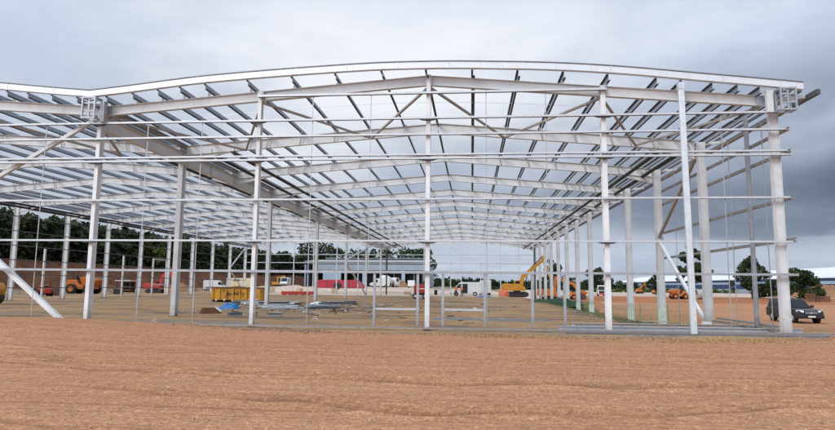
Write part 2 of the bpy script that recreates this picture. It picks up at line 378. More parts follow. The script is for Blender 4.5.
def blades(name, n, region, h, m, seed):
    r = np.random.default_rng(seed); vs = []; fs = []
    for k in range(n):
        x, y = region(r); z = H(x, y) - .02; a = r.random() * 6.28; s = h * (.5 + r.random()); w = .025
        dx, dy = math.cos(a) * w, math.sin(a) * w; lx, ly = r.standard_normal(2) * s * .45
        o = len(vs); vs += [(x - dx, y - dy, z), (x + dx, y + dy, z), (x + lx, y + ly, z + s)]; fs.append((o, o + 1, o + 2))
    me = bpy.data.meshes.new(name); me.from_pydata(vs, [], fs); me.materials.append(M[m])
    o = bpy.data.objects.new(name, me); COL.objects.link(o); o['kind'] = 'stuff'
def reg_strip(r):
    x = -2 + 13.5 * r.random(); return (x, np.interp(x, [-3, 0, 5, 9.5, 13], [-1.9, -2.2, -2.8, -2.5, -1.3]) + r.standard_normal() * .3)
blades('dry_grass', 1500, reg_strip, .07, 'strawtuft', 4)
def reg_grass(r): return (7.5 + 7.5 * r.random() + r.standard_normal(), 6 + 48 * r.random())
blades('rough_grass', 4500, reg_grass, .09, 'grassblade', 5)

# ------------------------------------------------------------------ the steel frame
frame = thing('unclad_warehouse', 'huge unclad white steel skeleton of a two-span warehouse with curved silver roof edge', 'building frame')
B = 7.38; NB = 12
XA, XC, XR = -16.25, 11.81, -1.8          # valley, right corner, ridge
XL, XRL = -44.3, -30.3                    # left wall, left ridge
RY = [B * k for k in range(NB + 1)]
def iprof(h, bf, tf=.018, tw=.012):       # web along v, flanges along u
    return [(-bf/2, -h/2), (bf/2, -h/2), (bf/2, -h/2+tf), (tw/2, -h/2+tf), (tw/2, h/2-tf), (bf/2, h/2-tf), (bf/2, h/2), (-bf/2, h/2), (-bf/2, h/2-tf), (-tw/2, h/2-tf), (-tw/2, -h/2+tf), (-bf/2, -h/2+tf)]
def cprof(h, w, t=.008, lip=.02):         # C section, web along v at u=0
    return [(0, -h/2), (w, -h/2), (w, -h/2+lip), (w-t, -h/2+lip), (w-t, -h/2+t), (t, -h/2+t), (t, h/2-t), (w-t, h/2-t), (w-t, h/2-lip), (w, h/2-lip), (w, h/2), (0, h/2)]
def zprof(h, w, t=.012):
    return [(0, -h/2), (w, -h/2), (w, -h/2+t), (t, -h/2+t), (t, h/2), (-w+t, h/2), (-w+t, h/2-t), (0, h/2-t)]
def column(x, y, top, h, bf, webdir, m='steel', name='column', z0=None, tf=.022):
    z0 = H(x, y) - .02 if z0 is None else z0
    mb = MB(); mb.extr(iprof(h, bf, tf), (x, y, z0), (x, y, top), webdir)
    w = V(webdir); u = V((0, 0, 1)).cross(w)
    o = mb.build(name, m, frame)
    p = MB(); a = w * (h/2 + .06); b = u * (bf/2 + .06); c = V((x, y, z0))
    q = [c - a - b, c + a - b, c + a + b, c - a + b]
    p.hexa(q, [k + V((0, 0, .045)) for k in q]); p.build('base_plate', 'darksteel', o)
    return o
def ztop(x):                              # top of rafter
    if x >= XA: return 10.57 - (.0870 if x > XR else .0754) * abs(x - XR)
    return 10.55 - .0754 * abs(x - XRL)
# columns
c = column(XC + .10, 0, 9.35, .37, .16, (1, 0, 0)); c['label'] = 'stout corner column at the right end of the gable'
for k in range(1, NB + 1):
    col_ = column(11.9, RY[k], ztop(11.9) - .02, .43 if k == 1 else .46, .17, (1, 0, 0))
    if 2 <= k <= 7:
        z0 = H(11.9, RY[k])
        g = MB()
        for zz, hh, e in ((z0 + .02, 1.0, .004), (z0 + 1.02, .05, .012)):
            g.box(11.9 - .23 - e, 11.9 + .23 + e, RY[k] - .085 - e, RY[k] + .085 + e, zz, zz + hh)
        # painted foot: thin sleeve standing proud of the section
        g.build('painted_foot', 'base_green', col_)
column(XA, 0, 9.3, .31, .17, (0, 1, 0), 'steel_gable')
for k in (1, 3, 5, 7, 9, 11): column(XA, RY[k], 8.45, .40, .27, (0, 1, 0))
column(XA, RY[12], 9.3, .36, .24, (0, 1, 0), 'darksteel')
column(11.75, RY[12] + .1, 9.3, .30, .3, (0, 1, 0), 'darksteel', name='end_column')
column(XL, 0, 9.3, .6, .28, (1, 0, 0))
for k in range(1, NB + 1): column(XL, RY[k], 9.3, .5, .22, (1, 0, 0))
# gable posts, front
for x, wd in ((-9.05, .155), (-1.79, .18), (5.33, .20), (-23.45, .22), (-30.5, .24), (-37.6, .24)):
    column(x, 0, ztop(x) + (.02), .27, wd, (0, 1, 0), 'steel_gable', 'gable_post')
for x in (-9.05, -4.0, -1.95, 1.7, 5.4, 8.8, -21.8, -26, -30.6, -34.5, -39.5):
    column(x, RY[12] + .02, ztop(x) - .55, .2, .16, (0, 1, 0), 'steel', 'gable_post')
# galvanised hollow post in front of the right rafter
mb = MB(); mb.bar((8.38, -.42, .05), (8.30, -.42, 9.92), .215, .16, (0, 1, 0)); po = mb.build('hollow_post', 'galv_post', frame, .015); po['label'] = 'bright galvanised square post standing in front of the gable'
mb = MB(); mb.box(8.18, 8.42, -.52, -.30, 9.62, 9.9); mb.build('top_cleat', 'galv', po)

# rafters
def rafter(xa, xb, y, hw, bf, haunch_at=()):
    mb = MB(); za, zb = ztop(xa + 1e-6 if xb > xa else xa - 1e-6), ztop(xb)
    if xa == XA: za = 10.57 - .0754 * abs(XA - XR) if xb > xa else ztop(xa - .001)
    mb.extr(iprof(hw, bf, .02), (xa, y, za - hw/2), (xb, y, zb - hw/2))
    d = 1 if xb > xa else -1
    for end in haunch_at:
        x0, zt = (xa, za) if end == 'a' else (xb, zb); dd = d if end == 'a' else -d
        zt2 = zt + (zb - za) / (xb - xa) * dd * 2.6
        mb.prism([(x0, zt - hw + .02), (x0, zt - hw - .42), (x0 + dd * 2.6, zt2 - hw + .01)], y - .012, y + .012)
        mb.bar((x0, y, zt - hw - .42), (x0 + dd * 2.6, y, zt2 - hw - .005), bf * .9, .02)
    return mb, za, zb
def vz(x):                                # underside of the verge = top of the purlins
    xm = x if x >= -16.5 else -33.0 - x
    return float(np.interp(xm, VX, VZ))
VX = [-16.5, -15.2, -13.9, -12.7, -11.65, -10.5, -9.4, -8.3, -7.25, -5.5, -3.8, -1.7, -.3, 1.2, 2.2, 3.2, 4.2, 5.2, 6.6, 7.9, 9.45, 10.6, 11.7, 12.8]
VZ = [9.79, 9.91, 10.05, 10.18, 10.29, 10.37, 10.44, 10.505, 10.56, 10.64, 10.70, 10.70, 10.67, 10.61, 10.57, 10.515, 10.445, 10.36, 10.215, 10.06, 9.87, 9.74, 9.61, 9.47]
PX = [-15.82, -14.63, -13.49, -12.5, -11.38, -9.5, -7.57, -5.69, -3.72, -1.85, .07, 1.92, 3.75, 5.51, 7.39, 8.35, 9.52, 10.47, 11.3, 12.15]
PXL = [-33.0 - x for x in PX if x < 10.9 and -33.0 - x > XL] 
PXL = [x for x in PXL]
PH = .26
def cleats(mb, y, xs, xlo, xhi):
    for x in xs:
        if not (min(xlo, xhi) < x < max(xlo, xhi)): continue
        zb = vz(x) - PH
        if zb - ztop(x) > .03: mb.bar((x, y, ztop(x) - .01), (x, y, zb), .10, .05, (0, 1, 0))
        if int(abs(x) * 10) % 2 == 0: continue
        # fly-brace stay from purlin to the bottom flange
        mb.bar((x + .02, y - .14, ztop(x) - .52), (x + (.16 if x < XR and x > XA else -.16), y - .16, zb + .05), .05, .05, mi=1)
for k in range(NB + 1):
    y = RY[k]; hw = .42 if k == 0 else .54; bf = .2
    for xa, xb, xs in ((XA + .2, XR, PX), (11.6, XR, PX), (XA - .2, XRL, PXL), (XL + .2, XRL, PXL)):
        mb, za, zb = rafter(xa, xb, y, hw, bf, () if k == 0 else ('a',))
        if k > 0: cleats(mb, y, xs, xa, xb)
        else:
            for x in xs:
                if min(xa, xb) < x < max(xa, xb) and vz(x) - PH - ztop(x) > .03: mb.bar((x, y, ztop(x) - .01), (x, y, vz(x) - PH), .10, .05, (0, 1, 0))
        mb.build('rafter', ['steel', 'brace'], frame)
# bolted end plates where the front rafters meet
for x, y in ((XR, 0), (5.33, 0), (-9.05, 0), (11.45, 0), (-15.95, 0)):
    mb = MB(); zt = ztop(x); mb.box(x - .03 - .12, x + .03 + .12, y - .112, y - .103, zt - .40, zt - .02)
    for q in range(4):
        for dx in (-.09, .09): mb.cyl((x + dx, y - .112, zt - .08 - q*.09), (x + dx, y - .135, zt - .08 - q*.09), .018, n=6)
    mb.build('end_plate', 'galv_dull', frame)
# purlins
for x in PX + PXL:
    mb = MB(); z = vz(x) - PH/2; y0, y1 = -.41, RY[12] + .2; t = .012; w = .085
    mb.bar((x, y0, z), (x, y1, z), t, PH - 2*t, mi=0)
    for zz, xx in ((z - PH/2 + t/2, x + w/2 - t/2), (z + PH/2 - t/2, x - w/2 + t/2)): mb.bar((xx, y0, zz), (xx, y1, zz), w, t, mi=1)  # flanges coloured near-black in place of shaded undersides
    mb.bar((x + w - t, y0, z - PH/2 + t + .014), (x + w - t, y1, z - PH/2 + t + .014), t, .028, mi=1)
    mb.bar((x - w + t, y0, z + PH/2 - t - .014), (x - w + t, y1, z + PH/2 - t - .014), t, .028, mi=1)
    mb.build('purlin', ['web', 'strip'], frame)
# sag ties between purlins at each bay centre
for xs in (PX, PXL):
    for k in range(NB):
        mb = MB(); y = RY[k] + B * .5; q = sorted(xs)
        for a, b in zip(q[:-1], q[1:]): mb.bar((a, y, vz(a) - .1), (b, y, vz(b) - .1), .022, .022)
        mb.build('purlin_tie', 'galv', frame)
# valley beam, eaves beams
mb = MB(); mb.extr(iprof(.66, .26, .03), (XA, .25, 8.80), (XA, RY[12], 8.80)); vb = mb.build('valley_beam', 'steel', frame)
mb = MB()
for k in range(1, 24): mb.bar((XA + .07, B/2 * k, 8.5), (XA + .07, B/2 * k, 9.1), .12, .015, (1, 0, 0))
mb.build('stiffener', 'steel', vb)
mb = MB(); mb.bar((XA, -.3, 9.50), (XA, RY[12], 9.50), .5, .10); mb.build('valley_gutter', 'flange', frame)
mb = MB(); mb.bar((13.28, -.75, 9.32), (13.28, RY[12], 9.32), .14, .2); mb.bar((12.85, -.35, 9.5), (12.85, RY[12], 9.5), .07, .12)
eg = mb.build('eaves_gutter', 'eaves', frame)
for k in range(NB + 1):
    mb = MB(); mb.bar((12.1, RY[k] + .0, 9.25), (13.17, RY[k] + .0, 9.36), .1, .14); mb.build('gutter_bracket', 'steel', eg)
for y0, y1 in ((0, 7.38), (7.38, 14.76)):
    pass
mb = MB(); mb.bar((XL - 1.2, -.75, 9.32), (XL - 1.2, RY[12], 9.32), .22, .30); mb.build('eaves_gutter', 'purlin', frame)
# long dark services hung just under the rafters
for x, z, k0 in ((-14.55, 9.0, 1), (-13.25, 9.04, 1), (9.75, 8.84, 1), (11.0, 8.9, 1), (-18.0, 9.0, 1), (-43.0, 8.9, 1), (-41.8, 8.95, 1)):
    mb = MB(); mb.cyl((x, RY[k0], z), (x, RY[12], z), .105, n=8)
    for k in range(k0, 13): mb.bar((x, RY[k], z), (x, RY[k], z + .3), .03, .03, (0, 1, 0))
    mb.build('hung_pipe', 'cable', frame)
# dark brackets on the far corners
for x in (-16.0, 11.4):
    mb = MB(); mb.box(x - 1.7, x + 1.7, RY[12] - .3, RY[12] + .3, 9.42, 9.7); mb.build('corner_bracket', 'darksteel', frame)
# verge trim
def verge(xs, name):
    mb = MB(); y0, y1 = -.62, -.42
    for a, b in zip(xs[:-1], xs[1:]):
        za, zb = vz(a), vz(b); g = .004
        for (ya, yb, lo, hi, mi) in ((y0, y1, .0, .26, 0), (y0 - .03, y1 + .06, .27, .305, 1)):
            mb.hexa([(a, ya, za + lo), (b - g, ya, zb + lo), (b - g, yb, zb + lo), (a, yb, za + lo)], [(a, ya, za + hi), (b - g, ya, zb + hi), (b - g, yb, zb + hi), (a, yb, za + hi)], mi)
    return mb.build(name, ['galv_trim', 'purlin'], frame)
v1 = verge(np.linspace(-16.5, 12.82, 34), 'verge_trim')
v2 = verge(np.linspace(-45.6, -16.503, 34), 'verge_trim')
for vv, rngx in ((v1, np.arange(-13.8, 12.5, 2.15)), (v2, np.arange(-44, -17, 2.15))):
    for x in rngx:
        mb = MB(); mb.box(x - .02, x + .02, -.632, -.60, vz(x) - .01, vz(x) + .262); mb.build('trim_joint', 'galv', vv)
# open box frames at the valley and the right eaves
def boxframe(x0, x1, z0, z1):
    y0, y1 = -.75, -.32; t = .065; mb = MB()
    for x in (x0, x1):
        for y in (y0, y1): mb.bar((x, y, z0), (x, y, z1), t, t, (0, 1, 0))
    for z in (z0 + t/2, z1 - t/2):
        for y in (y0, y1): mb.bar((x0, y, z), (x1, y, z), t * .96, t * .96)
        for x in (x0, x1): mb.bar((x, y0, z), (x, y1, z), t * .92, t * .92)
    xm = (x0 + x1) / 2
    mb.bar((xm, y0 + .05, z0), (xm, y0 + .05, z1), .06, .06, (0, 1, 0)); zm = z0 + (z1 - z0) * .35
    mb.bar((x0, y0 + .05, zm), (x1, y0 + .05, zm), .055, .055); zm = z0 + (z1 - z0) * .72
    mb.bar((x0, y0 + .05, zm), (x1, y0 + .05, zm), .055, .055)
    return mb.build('parapet_frame', 'galv_dull', frame)
boxframe(-16.68, -16.12, 8.78, 9.74); boxframe(11.9, 12.45, 8.62, 9.52)
mb = MB(); mb.box(-16.02, -15.86, -.5, -.25, 8.7, 9.6); mb.build('parapet_cleat', 'galv_dull', frame)
mb = MB(); mb.box(11.5, 11.74, -.5, -.34, 8.62, 9.5); mb.build('parapet_cleat', 'steel', frame)
# gable rails
RZ = [(2.317, -44.5, 12.35, .09), (3.573, -44.5, 12.35, .075), (5.29, -44.5, 12.35, .075), (6.98, -44.5, 12.4, .075), (7.135, -44.5, 12.4, .07), (7.99, -44.5, 12.35, .075), (8.68, -44.5, 12.35, .075), (9.76, -9.1, 5.45, .085)]
posts = [-37.6, -30.5, -23.45, XA, -9.05, -1.79, 5.33]
for i, (z, x0, x1, h) in enumerate(RZ):
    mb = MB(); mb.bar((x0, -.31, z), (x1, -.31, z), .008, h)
    for q in (-1, 1): mb.bar((x0, -.242, z + q*(h/2 - .004)), (x1, -.242, z + q*(h/2 - .004)), .128, .008, mi=1)  # flanges toned darker than the web to paint underside shade
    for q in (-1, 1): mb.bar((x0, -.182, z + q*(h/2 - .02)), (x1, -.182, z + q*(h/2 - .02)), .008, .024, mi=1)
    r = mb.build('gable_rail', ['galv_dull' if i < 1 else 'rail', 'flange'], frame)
    if i in (1, 3, 6):
        for px in posts:
            mb = MB(); mb.prism([(px - .38, z - h/2 - .005), (px + .38, z - h/2 - .005), (px + .2, z - h/2 - .06), (px - .2, z - h/2 - .06)], -.32, -.18); mb.build('rail_cleat', 'darksteel', r)
# sag rods between the gable rails
for x in (-18.66, -13.96, -11.52, -6.69, -4.2, .6, 3.02, 9.85, -21.1, -26, -28.2):
    z0 = 2.317 if x in (-4.2, 3.02) else .05
    mb = MB(); mb.bar((x, -.2, z0), (x, -.2, 8.68 if x > 6 or x < -9.1 else 9.76), .034, .012, (0, 1, 0)); mb.build('sag_rod', 'galv_dull', frame)
# side rails (right wall, first two bays only) with posts and rods
for z in (3.66, 5.27, 7.1, 7.97, 8.75):
    mb = MB(); mb.extr(cprof(.13, .09), (12.23, -.42, z), (12.23, RY[2] + .4, z), (0, 0, 1)); mb.build('side_rail', 'siderail', frame)
mb = MB(); mb.extr(iprof(.16, .12, .012), (12.05, 2.6, 0), (12.05, 2.6, 9.3), (1, 0, 0)); mb.build('side_post', 'galv_dull', frame)
for y in (1.35, 4.6, 9.6, 12.2):
    mb = MB(); mb.bar((12.1, y, H(12.1, y)), (12.1, y, 8.7), .034, .02, (0, 1, 0)); mb.build('sag_rod', 'galv_dull', frame)
for dx, z in ((12.2, .28), (12.02, .14)):
    mb = MB(); mb.bar((dx, .5, z), (dx, 7.1, z + .02), .1, .09); mb.build('base_channel', 'galv_dull', frame)
# left wall rails and door frame posts
for z in (1.2, 2.5, 3.9, 5.3, 6.7, 8.1):
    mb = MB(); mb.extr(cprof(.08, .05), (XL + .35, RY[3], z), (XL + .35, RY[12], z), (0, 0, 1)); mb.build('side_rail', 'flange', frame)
for y0 in (33.5, 47.5, 54.6, 58.2):
    mb = MB(); mb.bar((XL + .2, y0, 0), (XL + .2, y0, 5.2), .16, .2, (0, 1, 0)); mb.build('door_post', 'steel', frame)
mb = MB(); mb.bar((XL + .2, 54.6, 5.1), (XL + .2, 58.2, 5.1), .14, .16); mb.build('door_rail', 'steel', frame)
mb = MB(); mb.bar((XL + .2, 54.6, 1.6), (XL + .2, 58.2, 1.6), .14, .16); mb.build('door_rail', 'steel', frame)
# back gable rails
for z in (4.1, 6.0, 7.6):
    mb = MB(); mb.bar((XL, RY[12] + .15, z), (XC, RY[12] + .15, z), .08, .14); mb.build('gable_rail', 'galv', frame)
# bottom channel and door frames of the gable
mb = MB(); mb.bar((-11.45, -.24, .10), (13.75, -.24, .10), .10, .075); mb.build('base_channel', 'galv_dull', frame)
mb = MB(); mb.bar((3.6, -.48, .04), (13.2, -.5, .03), .12, .06); mb.build('base_channel', 'flange', frame)
for x in (-3.92, -2.16, -1.15, .51, 2.38, 3.63):
    mb = MB(); mb.bar((x, -.2, .17), (x, -.2, 2.25), .10, .1, (0, 1, 0)); mb.build('door_post', 'galv_dull', frame)
for a, b in ((-3.86, -2.22), (-1.09, .45)):
    mb = MB(); mb.bar((a, -.2, .84), (b, -.2, .84), .08, .07); mb.build('door_rail', 'galv', frame)
# bracing
def brace(p0, p1, w, m='brace', name='brace'):
    mb = MB(); mb.bar(p0, p1, w, w); mb.build(name, m, frame, .01)
zb = [(-12.55, 9.2), (-5.46, 9.78), (1.75, 9.72), (8.6, 9.2)]
tops = [XA + .3, -9.05, -1.79, 5.33, 11.5]
for i, (x, z) in enumerate(zb):
    for tx in (tops[i], tops[i + 1]):
        brace((tx, .12, ztop(max(tx, XA + .3)) - .43), (x, 7.3, z), .10, name='roof_brace')
brace((XA - .35, .1, 9.0), (-19.9, 7.3, 9.0), .12, name='roof_brace'); brace((-23.3, .1, 9.5), (-19.9, 7.3, 9.0), .12, name='roof_brace')
brace((-16.5, -.02, 8.95), (-23.35, -.02, 4.95), .16, 'steel', 'wall_brace')
brace((-17.35, .02, .12), (-23.35, .02, 4.85), .20, 'steel_gable', 'wall_brace')
brace((11.9, 14.9, 4.9), (11.9, 7.5, 9.0), .16, 'brace', 'wall_brace'); brace((11.9, 14.9, 4.8), (11.9, 7.7, .02), .16, 'steel_gable', 'wall_brace')
brace((XA, RY[7], 5.0), (XA, RY[10], 8.6), .16, 'steel', 'wall_brace'); brace((XA, RY[7], 4.6), (XA, RY[9], .4), .16, 'steel', 'wall_brace')
brace((XL, RY[11], 4.6), (XL, RY[12], 8.9), .16, 'steel', 'wall_brace'); brace((XL, RY[11], 4.4), (XL, RY[12], .3), .16, 'steel', 'wall_brace')

# ------------------------------------------------------------------ loose materials on the floor
def loose(name, label, cat, loc, rz=0, group=None):
    return thing(name, label, cat, (loc[0], loc[1], H(loc[0], loc[1]) if len(loc) < 3 else loc[2]), rz, group)
for i, (x0, x1, y, lab) in enumerate(((3.6, 13.3, 1.2, 'long galvanised channel lying behind the gable base, nearer of two'), (4.5, 13.0, 3.6, 'long white steel channel lying behind the gable base, farther of two'))):
    mb = MB(); z = max(H(x0, y), H((x0+x1)/2, y)) + .1
    mb.extr(cprof(.16 if i == 0 else .14, .12), (x0, y, z), (x1, y + .4, z + .01), (0, 0, 1)); o = mb.build('steel_channel', 'galv' if i == 0 else 'steel_gable'); tag(o, lab, 'steel channel', 'channels lying behind the gable')
def tarp(name, label, loc, sx, sy, h, m, seed, cat='tarpaulin'):
    n = 18; r = random.Random(seed); vs = []; fs = []
    for i in range(n + 1):
        for j in range(n + 1):
            u, w = i/n*2-1, j/n*2-1
            d = max(0, 1 - (abs(u)**2.4 + abs(w)**2.4)) ** .55 if abs(u)**2.4 + abs(w)**2.4 < 1 else 0
            nn = noise.noise(V((u*2.3+seed, w*2.3, 1))) + .5*noise.noise(V((u*6+seed, w*6, 1)))
            vs.append((u*sx + .12*nn*sx*.5, w*sy + .1*nn*sy*.5, d*h*(.75 + .45*nn) + .02 + .015 * abs(nn)))
    for i in range(n):
        for j in range(n): a = i*(n+1)+j; fs.append((a, a+n+1, a+n+2, a+1))
    me = bpy.data.meshes.new(name); me.from_pydata(vs, [], fs); me.materials.append(M[m])
    for p in me.polygons: p.use_smooth = True
    o = bpy.data.objects.new(name, me); COL.objects.link(o); o.location = (loc[0], loc[1], H(*loc)); return tag(o, label, cat)
tarp('tarpaulin', 'crumpled bright blue tarpaulin heap in front of the yellow skip', (-17.2, 17.2), .7, .55, .48, 'tarp', 3)
tarp('tarpaulin', 'flat blue sheet on the ground behind the doorway, near white van', (2.1, 74.5), 1.3, .9, .22, 'tarp', 9)
tarp('waste_heap', 'low heap of pale plaster scraps right of the stacked pipes', (-13.6, 28.2), .9, .6, .3, 'white', 12, 'waste heap')
# rusty pallet stack
t = loose('rusty_stack', 'low stack of rusty brown steel offcuts left of the blue tarpaulin', 'steel stack', (-15.6, 10.6), .15)
for i in range(4):
    mb = MB(); mb.box(-.62 + .05*i, .55 - .08*i, -.3 + .02*i, .3, .02 + i*.085, .09 + i*.085); mb.build('offcut', 'rust', t)
mb = MB(); mb.hexa([(.3, -.31, .36), (.62, -.31, .1), (.62, -.1, .1), (.3, -.1, .36)], [(.34, -.31, .44), (.7, -.31, .16), (.7, -.1, .16), (.34, -.1, .44)]); mb.build('white_sheet', 'white', t)
# grey offcuts by the gable post
for i, (x, y, L_, a, m_, lab) in enumerate(((-13.2, 8.4, .8, .2, 'purlin', 'dark grey steel offcut nearest the blue tarpaulin'), (-12.45, 8.7, .45, 1.0, 'galv', 'small bright galvanised offcut lying left of the gable post'), (-11.0, 8.5, .9, -.1, 'concrete', 'pale grey offcut lying right of the gable post'))):
    t = MB(); t.extr(cprof(.2, .16, .01), (-L_/2, 0, .1), (L_/2, 0, .12)); t.bar((-L_*.3, .12, .06), (L_*.45, .2, .05), .1, .1)
    o = t.build('steel_offcut', m_); o.location = (x, y, H(x, y)); o.rotation_euler = (0, 0, a); tag(o, lab, 'steel offcut', 'steel offcuts on the floor')
# bundles of galvanised sections
def bundle(label, loc, rz, L_, n, rows, m='galv', s=.13):
    t = loose('steel_bundle', label, 'steel bundle', loc, rz, 'bundles of steel on the floor')
    for k in (-L_*.3, L_*.3):
        mb = MB(); mb.bar((k, -n*s*.55, .05), (k, n*s*.55, .05), .1, .1); mb.build('bearer', 'timber', t)
    r = random.Random(int(loc[0]*7+99))
    for q in range(rows):
        for j in range(n - q):
            mb = MB(); dx = r.uniform(-.25, .25); yy = (j - (n - q - 1)/2) * s
            l2 = L_/2*r.uniform(.55, 1); mb.extr(cprof(s*.9, s*.75, .012), (-l2 + dx*2, yy + r.uniform(-.2, .2), .1 + s/2 + q*s), (l2 + dx*2, yy + r.uniform(-.2, .2), .1 + s/2 + q*s + r.uniform(0, .06)), (0, r.uniform(-.8, .8), 1)); mb.build('section', m if r.random() < .7 else ('purlin' if r.random() < .6 else 'concrete'), t)
    return t
bundle('long bundle of galvanised sections left of the timber pile', (-16.6, 23.8), .12, 4.6, 5, 2)
bundle('bundle of grey sections behind the second valley column', (-19.0, 25.5), -.1, 3.4, 4, 2, 'purlin')
bundle('loose galvanised sections in front of the other bundles', (-12.7, 15.2), .18, 2.6, 4, 2)
bundle('slanting pile of galvanised gutters nearest the doorway', (-10.3, 16.4), .62, 3.2, 4, 2)
bundle('short bundle of dark sections right of the timber pile', (-11.7, 26.5), .25, 3.2, 4, 2, 'purlin')
t = loose('timber_pile', 'untidy pile of raw timber between the steel bundles', 'timber pile', (-14.6, 26.0), .3)
r = random.Random(5)
for i in range(9):
    mb = MB(); a = r.uniform(-.6, .6); L_ = r.uniform(.8, 1.7); y = r.uniform(-.45, .45); z = .08 + .07*(i//2)
    mb.bar((-L_/2*math.cos(a), y - L_/2*math.sin(a), z), (L_/2*math.cos(a), y + L_/2*math.sin(a), z + r.uniform(0, .12)), .14, .05); mb.build('plank', 'timber', t)
for i, (x, y, lab) in enumerate(((-8.1, 6.4, 'white scrap of packaging lying left of the first door post'), (-14.5, 2.2, 'small white rod cradle lying on dark soil near the left valley column'))):
    mb = MB(); mb.bar((-.2, 0, .06), (.15, .05, .3), .07, .05); mb.bar((.1, 0, .04), (.3, -.05, .06), .16, .06); mb.bar((-.3, .1, .04), (-.1, .1, .07), .12, .05)
    o = mb.build('white_scrap', 'white'); o.scale = (.55,) * 3; o.location = (x, y, H(x, y)); tag(o, lab, 'scrap')
mb = MB(); mb.bar((0, 0, .05), (2.6, -.3, .07), .12, .06); o = mb.build('white_plank', 'steel_gable'); o.location = (9.1, 13.4, H(9.8, 13.4)); o.rotation_euler = (0, .0, -.25); tag(o, 'white plank lying on the grass beside the right row of columns', 'plank')
mb = MB(); mb.box(-.2, .2, -.12, .12, 0, .2); o = mb.build('white_block', 'white', bevel=.02); o.location = (11.0, 5.3, H(11.0, 5.3)); tag(o, 'small white block at the foot of the first inner right column', 'block')

M['netting'] = mat('dark_green_netting', (.025, .06, .03), .9, 0, .3, 3)
tarp('netting_heap', 'dark green debris netting heaped along the right row of columns', (9.6, 46.5), 3.2, 1.6, .9, 'netting', 31, 'netting heap')
r = np.random.default_rng(41); mb = MB()
for k in range(260):
    x, y = (-18.5 + 11.5*r.random(), 9 + 21*r.random()) if k < 210 else (-10 + 14*r.random(), 4 + 30*r.random())
    a = r.random()*6.28; l = .08 + .5*r.random()**2; z = H(x, y) + .03; w = .03 + .07*r.random()
    mb.bar((x - l*math.cos(a), y - l*math.sin(a), z), (x + l*math.cos(a), y + l*math.sin(a), z + .12*r.random()), w, .02 + .05*r.random(), mi=int(r.integers(0, 6)))
o = mb.build('debris', ['galv_dull', 'timber', 'rust', 'white', 'darksteel', 'concrete']); o['kind'] = 'stuff'
def pallets(loc, rz, n, label, m='timber', cat='pallet stack'):
    t = loose('pallet_stack', label, cat, loc, rz, 'pallets stacked about the site')
    for k in range(n):
        mb = MB(); z = k*.16
        for y in (-.5, 0, .4): mb.box(-.6, .6, y, y + .1, z, z + .09)
        for x in np.linspace(-.6, .48, 6): mb.box(x, x + .12, -.5, .5, z + .092, z + .115)
        mb.build('pallet', m, t)
    return t
pallets((-42, 98), .2, 8, 'tall stack of pale pallets left of the red barriers'); pallets((-37.5, 103), -.3, 6, 'stack of pale pallets above the red barriers'); pallets((-29, 100), .1, 7, 'stack of pale pallets right of the red barriers')
pallets((-55.2, 51), .3, 9, 'stack of rusty dark pallets beside the small red dumper', 'rust'); pallets((5.5, 84), .2, 5, 'low stack of pale pallets between white van and yellow excavator'); pallets((-12.5, 92), .5, 4, 'low stack of pallets on the pale ground left of the red machine')
t = loose('site_shelter', 'small dark open shelter with pale roof in front of the left bank', 'shelter', (-57.6, 70.5), .05)
for sx in (-1.1, 1.1):
    for sy in (-.8, .8):
        mb = MB(); mb.bar((sx, sy, 0), (sx, sy, 2.1), .1, .1, (0, 1, 0)); mb.build('post', 'darksteel', t)
mb = MB(); mb.box(-1.35, 1.35, -1, 1, 2.1, 2.22); mb.build('roof', 'white', t)
mb = MB(); mb.box(-1.04, 1.04, .76, .79, .2, 1.9); mb.build('back_panel', 'black', t)
for i, (z, y) in enumerate(((.5, 0), (1.0, .1))):
    mb = MB(); mb.box(-1.0, 1.0, y - .3, y + .4, z, z + .2); mb.build('shelf', 'rust', t)
t = loose('pipe_stack', 'dark stack of black pipes lying before the left bank behind the cones', 'pipe stack', (-60.5, 55.5), .12)
for q, n_ in enumerate((5, 4, 3)):
    for j in range(n_):
        mb = MB(); y = (j - (n_ - 1)/2)*.36; mb.cyl((-1.9, y, .18 + q*.31), (1.9, y, .18 + q*.31), .175, n=12); mb.build('pipe', 'black', t)
t = loose('tool_box', 'black steel tool box on the ground left of the orange dumper', 'tool box', (-54.5, 63.5), .1)
mb = MB(); mb.box(-.6, .6, -.4, .4, .05, .75); mb.build('body', 'black', t, .03)
mb = MB(); mb.box(-.64, .64, -.44, .44, .751, .86); mb.build('lid', 'darksteel', t, .02)
# ------------------------------------------------------------------ wire fence, mesh barrier, cones
t = thing('wire_fence', 'low straw-green wire mesh fence between the right-hand columns', 'fence', (9.4, 17, 0))
zf = min(H(10, 17), H(14, 17)) 
for k in range(4):
    mb = MB(); x = k * 1.78; mb.cyl((x, 0, H(9.4 + x, 17) - .1), (x, 0, .72), .03, n=8); mb.build('post', 'fence', t)
mb = MB()
for k in range(41): x = k * .1335; mb.bar((x, -.02, H(9.4 + x, 17)), (x, -.02, .66), .018, .018, (0, 1, 0))
for z in (.66, .3, -.05): mb.bar((0, -.03, z), (5.34, -.03, z), .016, .016)
mb.build('wire_panel', 'fence', t)
t = loose('mesh_barrier', 'orange plastic mesh barrier in front of the yellow excavator', 'barrier', (4.2, 68.0))
for k in range(3):
    mb = MB(); mb.cyl((k*.72, 0, 0), (k*.72, 0, 1.45), .035, n=8); mb.build('stake', 'timber', t)
mb = MB()
for k in range(13): mb.bar((k*.12, -.05, .2), (k*.12, -.05, 1.35), .05, .015, (0, 1, 0))
for k in range(7): mb.bar((0, -.065, .25 + k*.18), (1.44, -.065, .25 + k*.18 + .03*math.sin(k*2)), .015, .07)
mb.build('mesh', 'orangemesh', t)
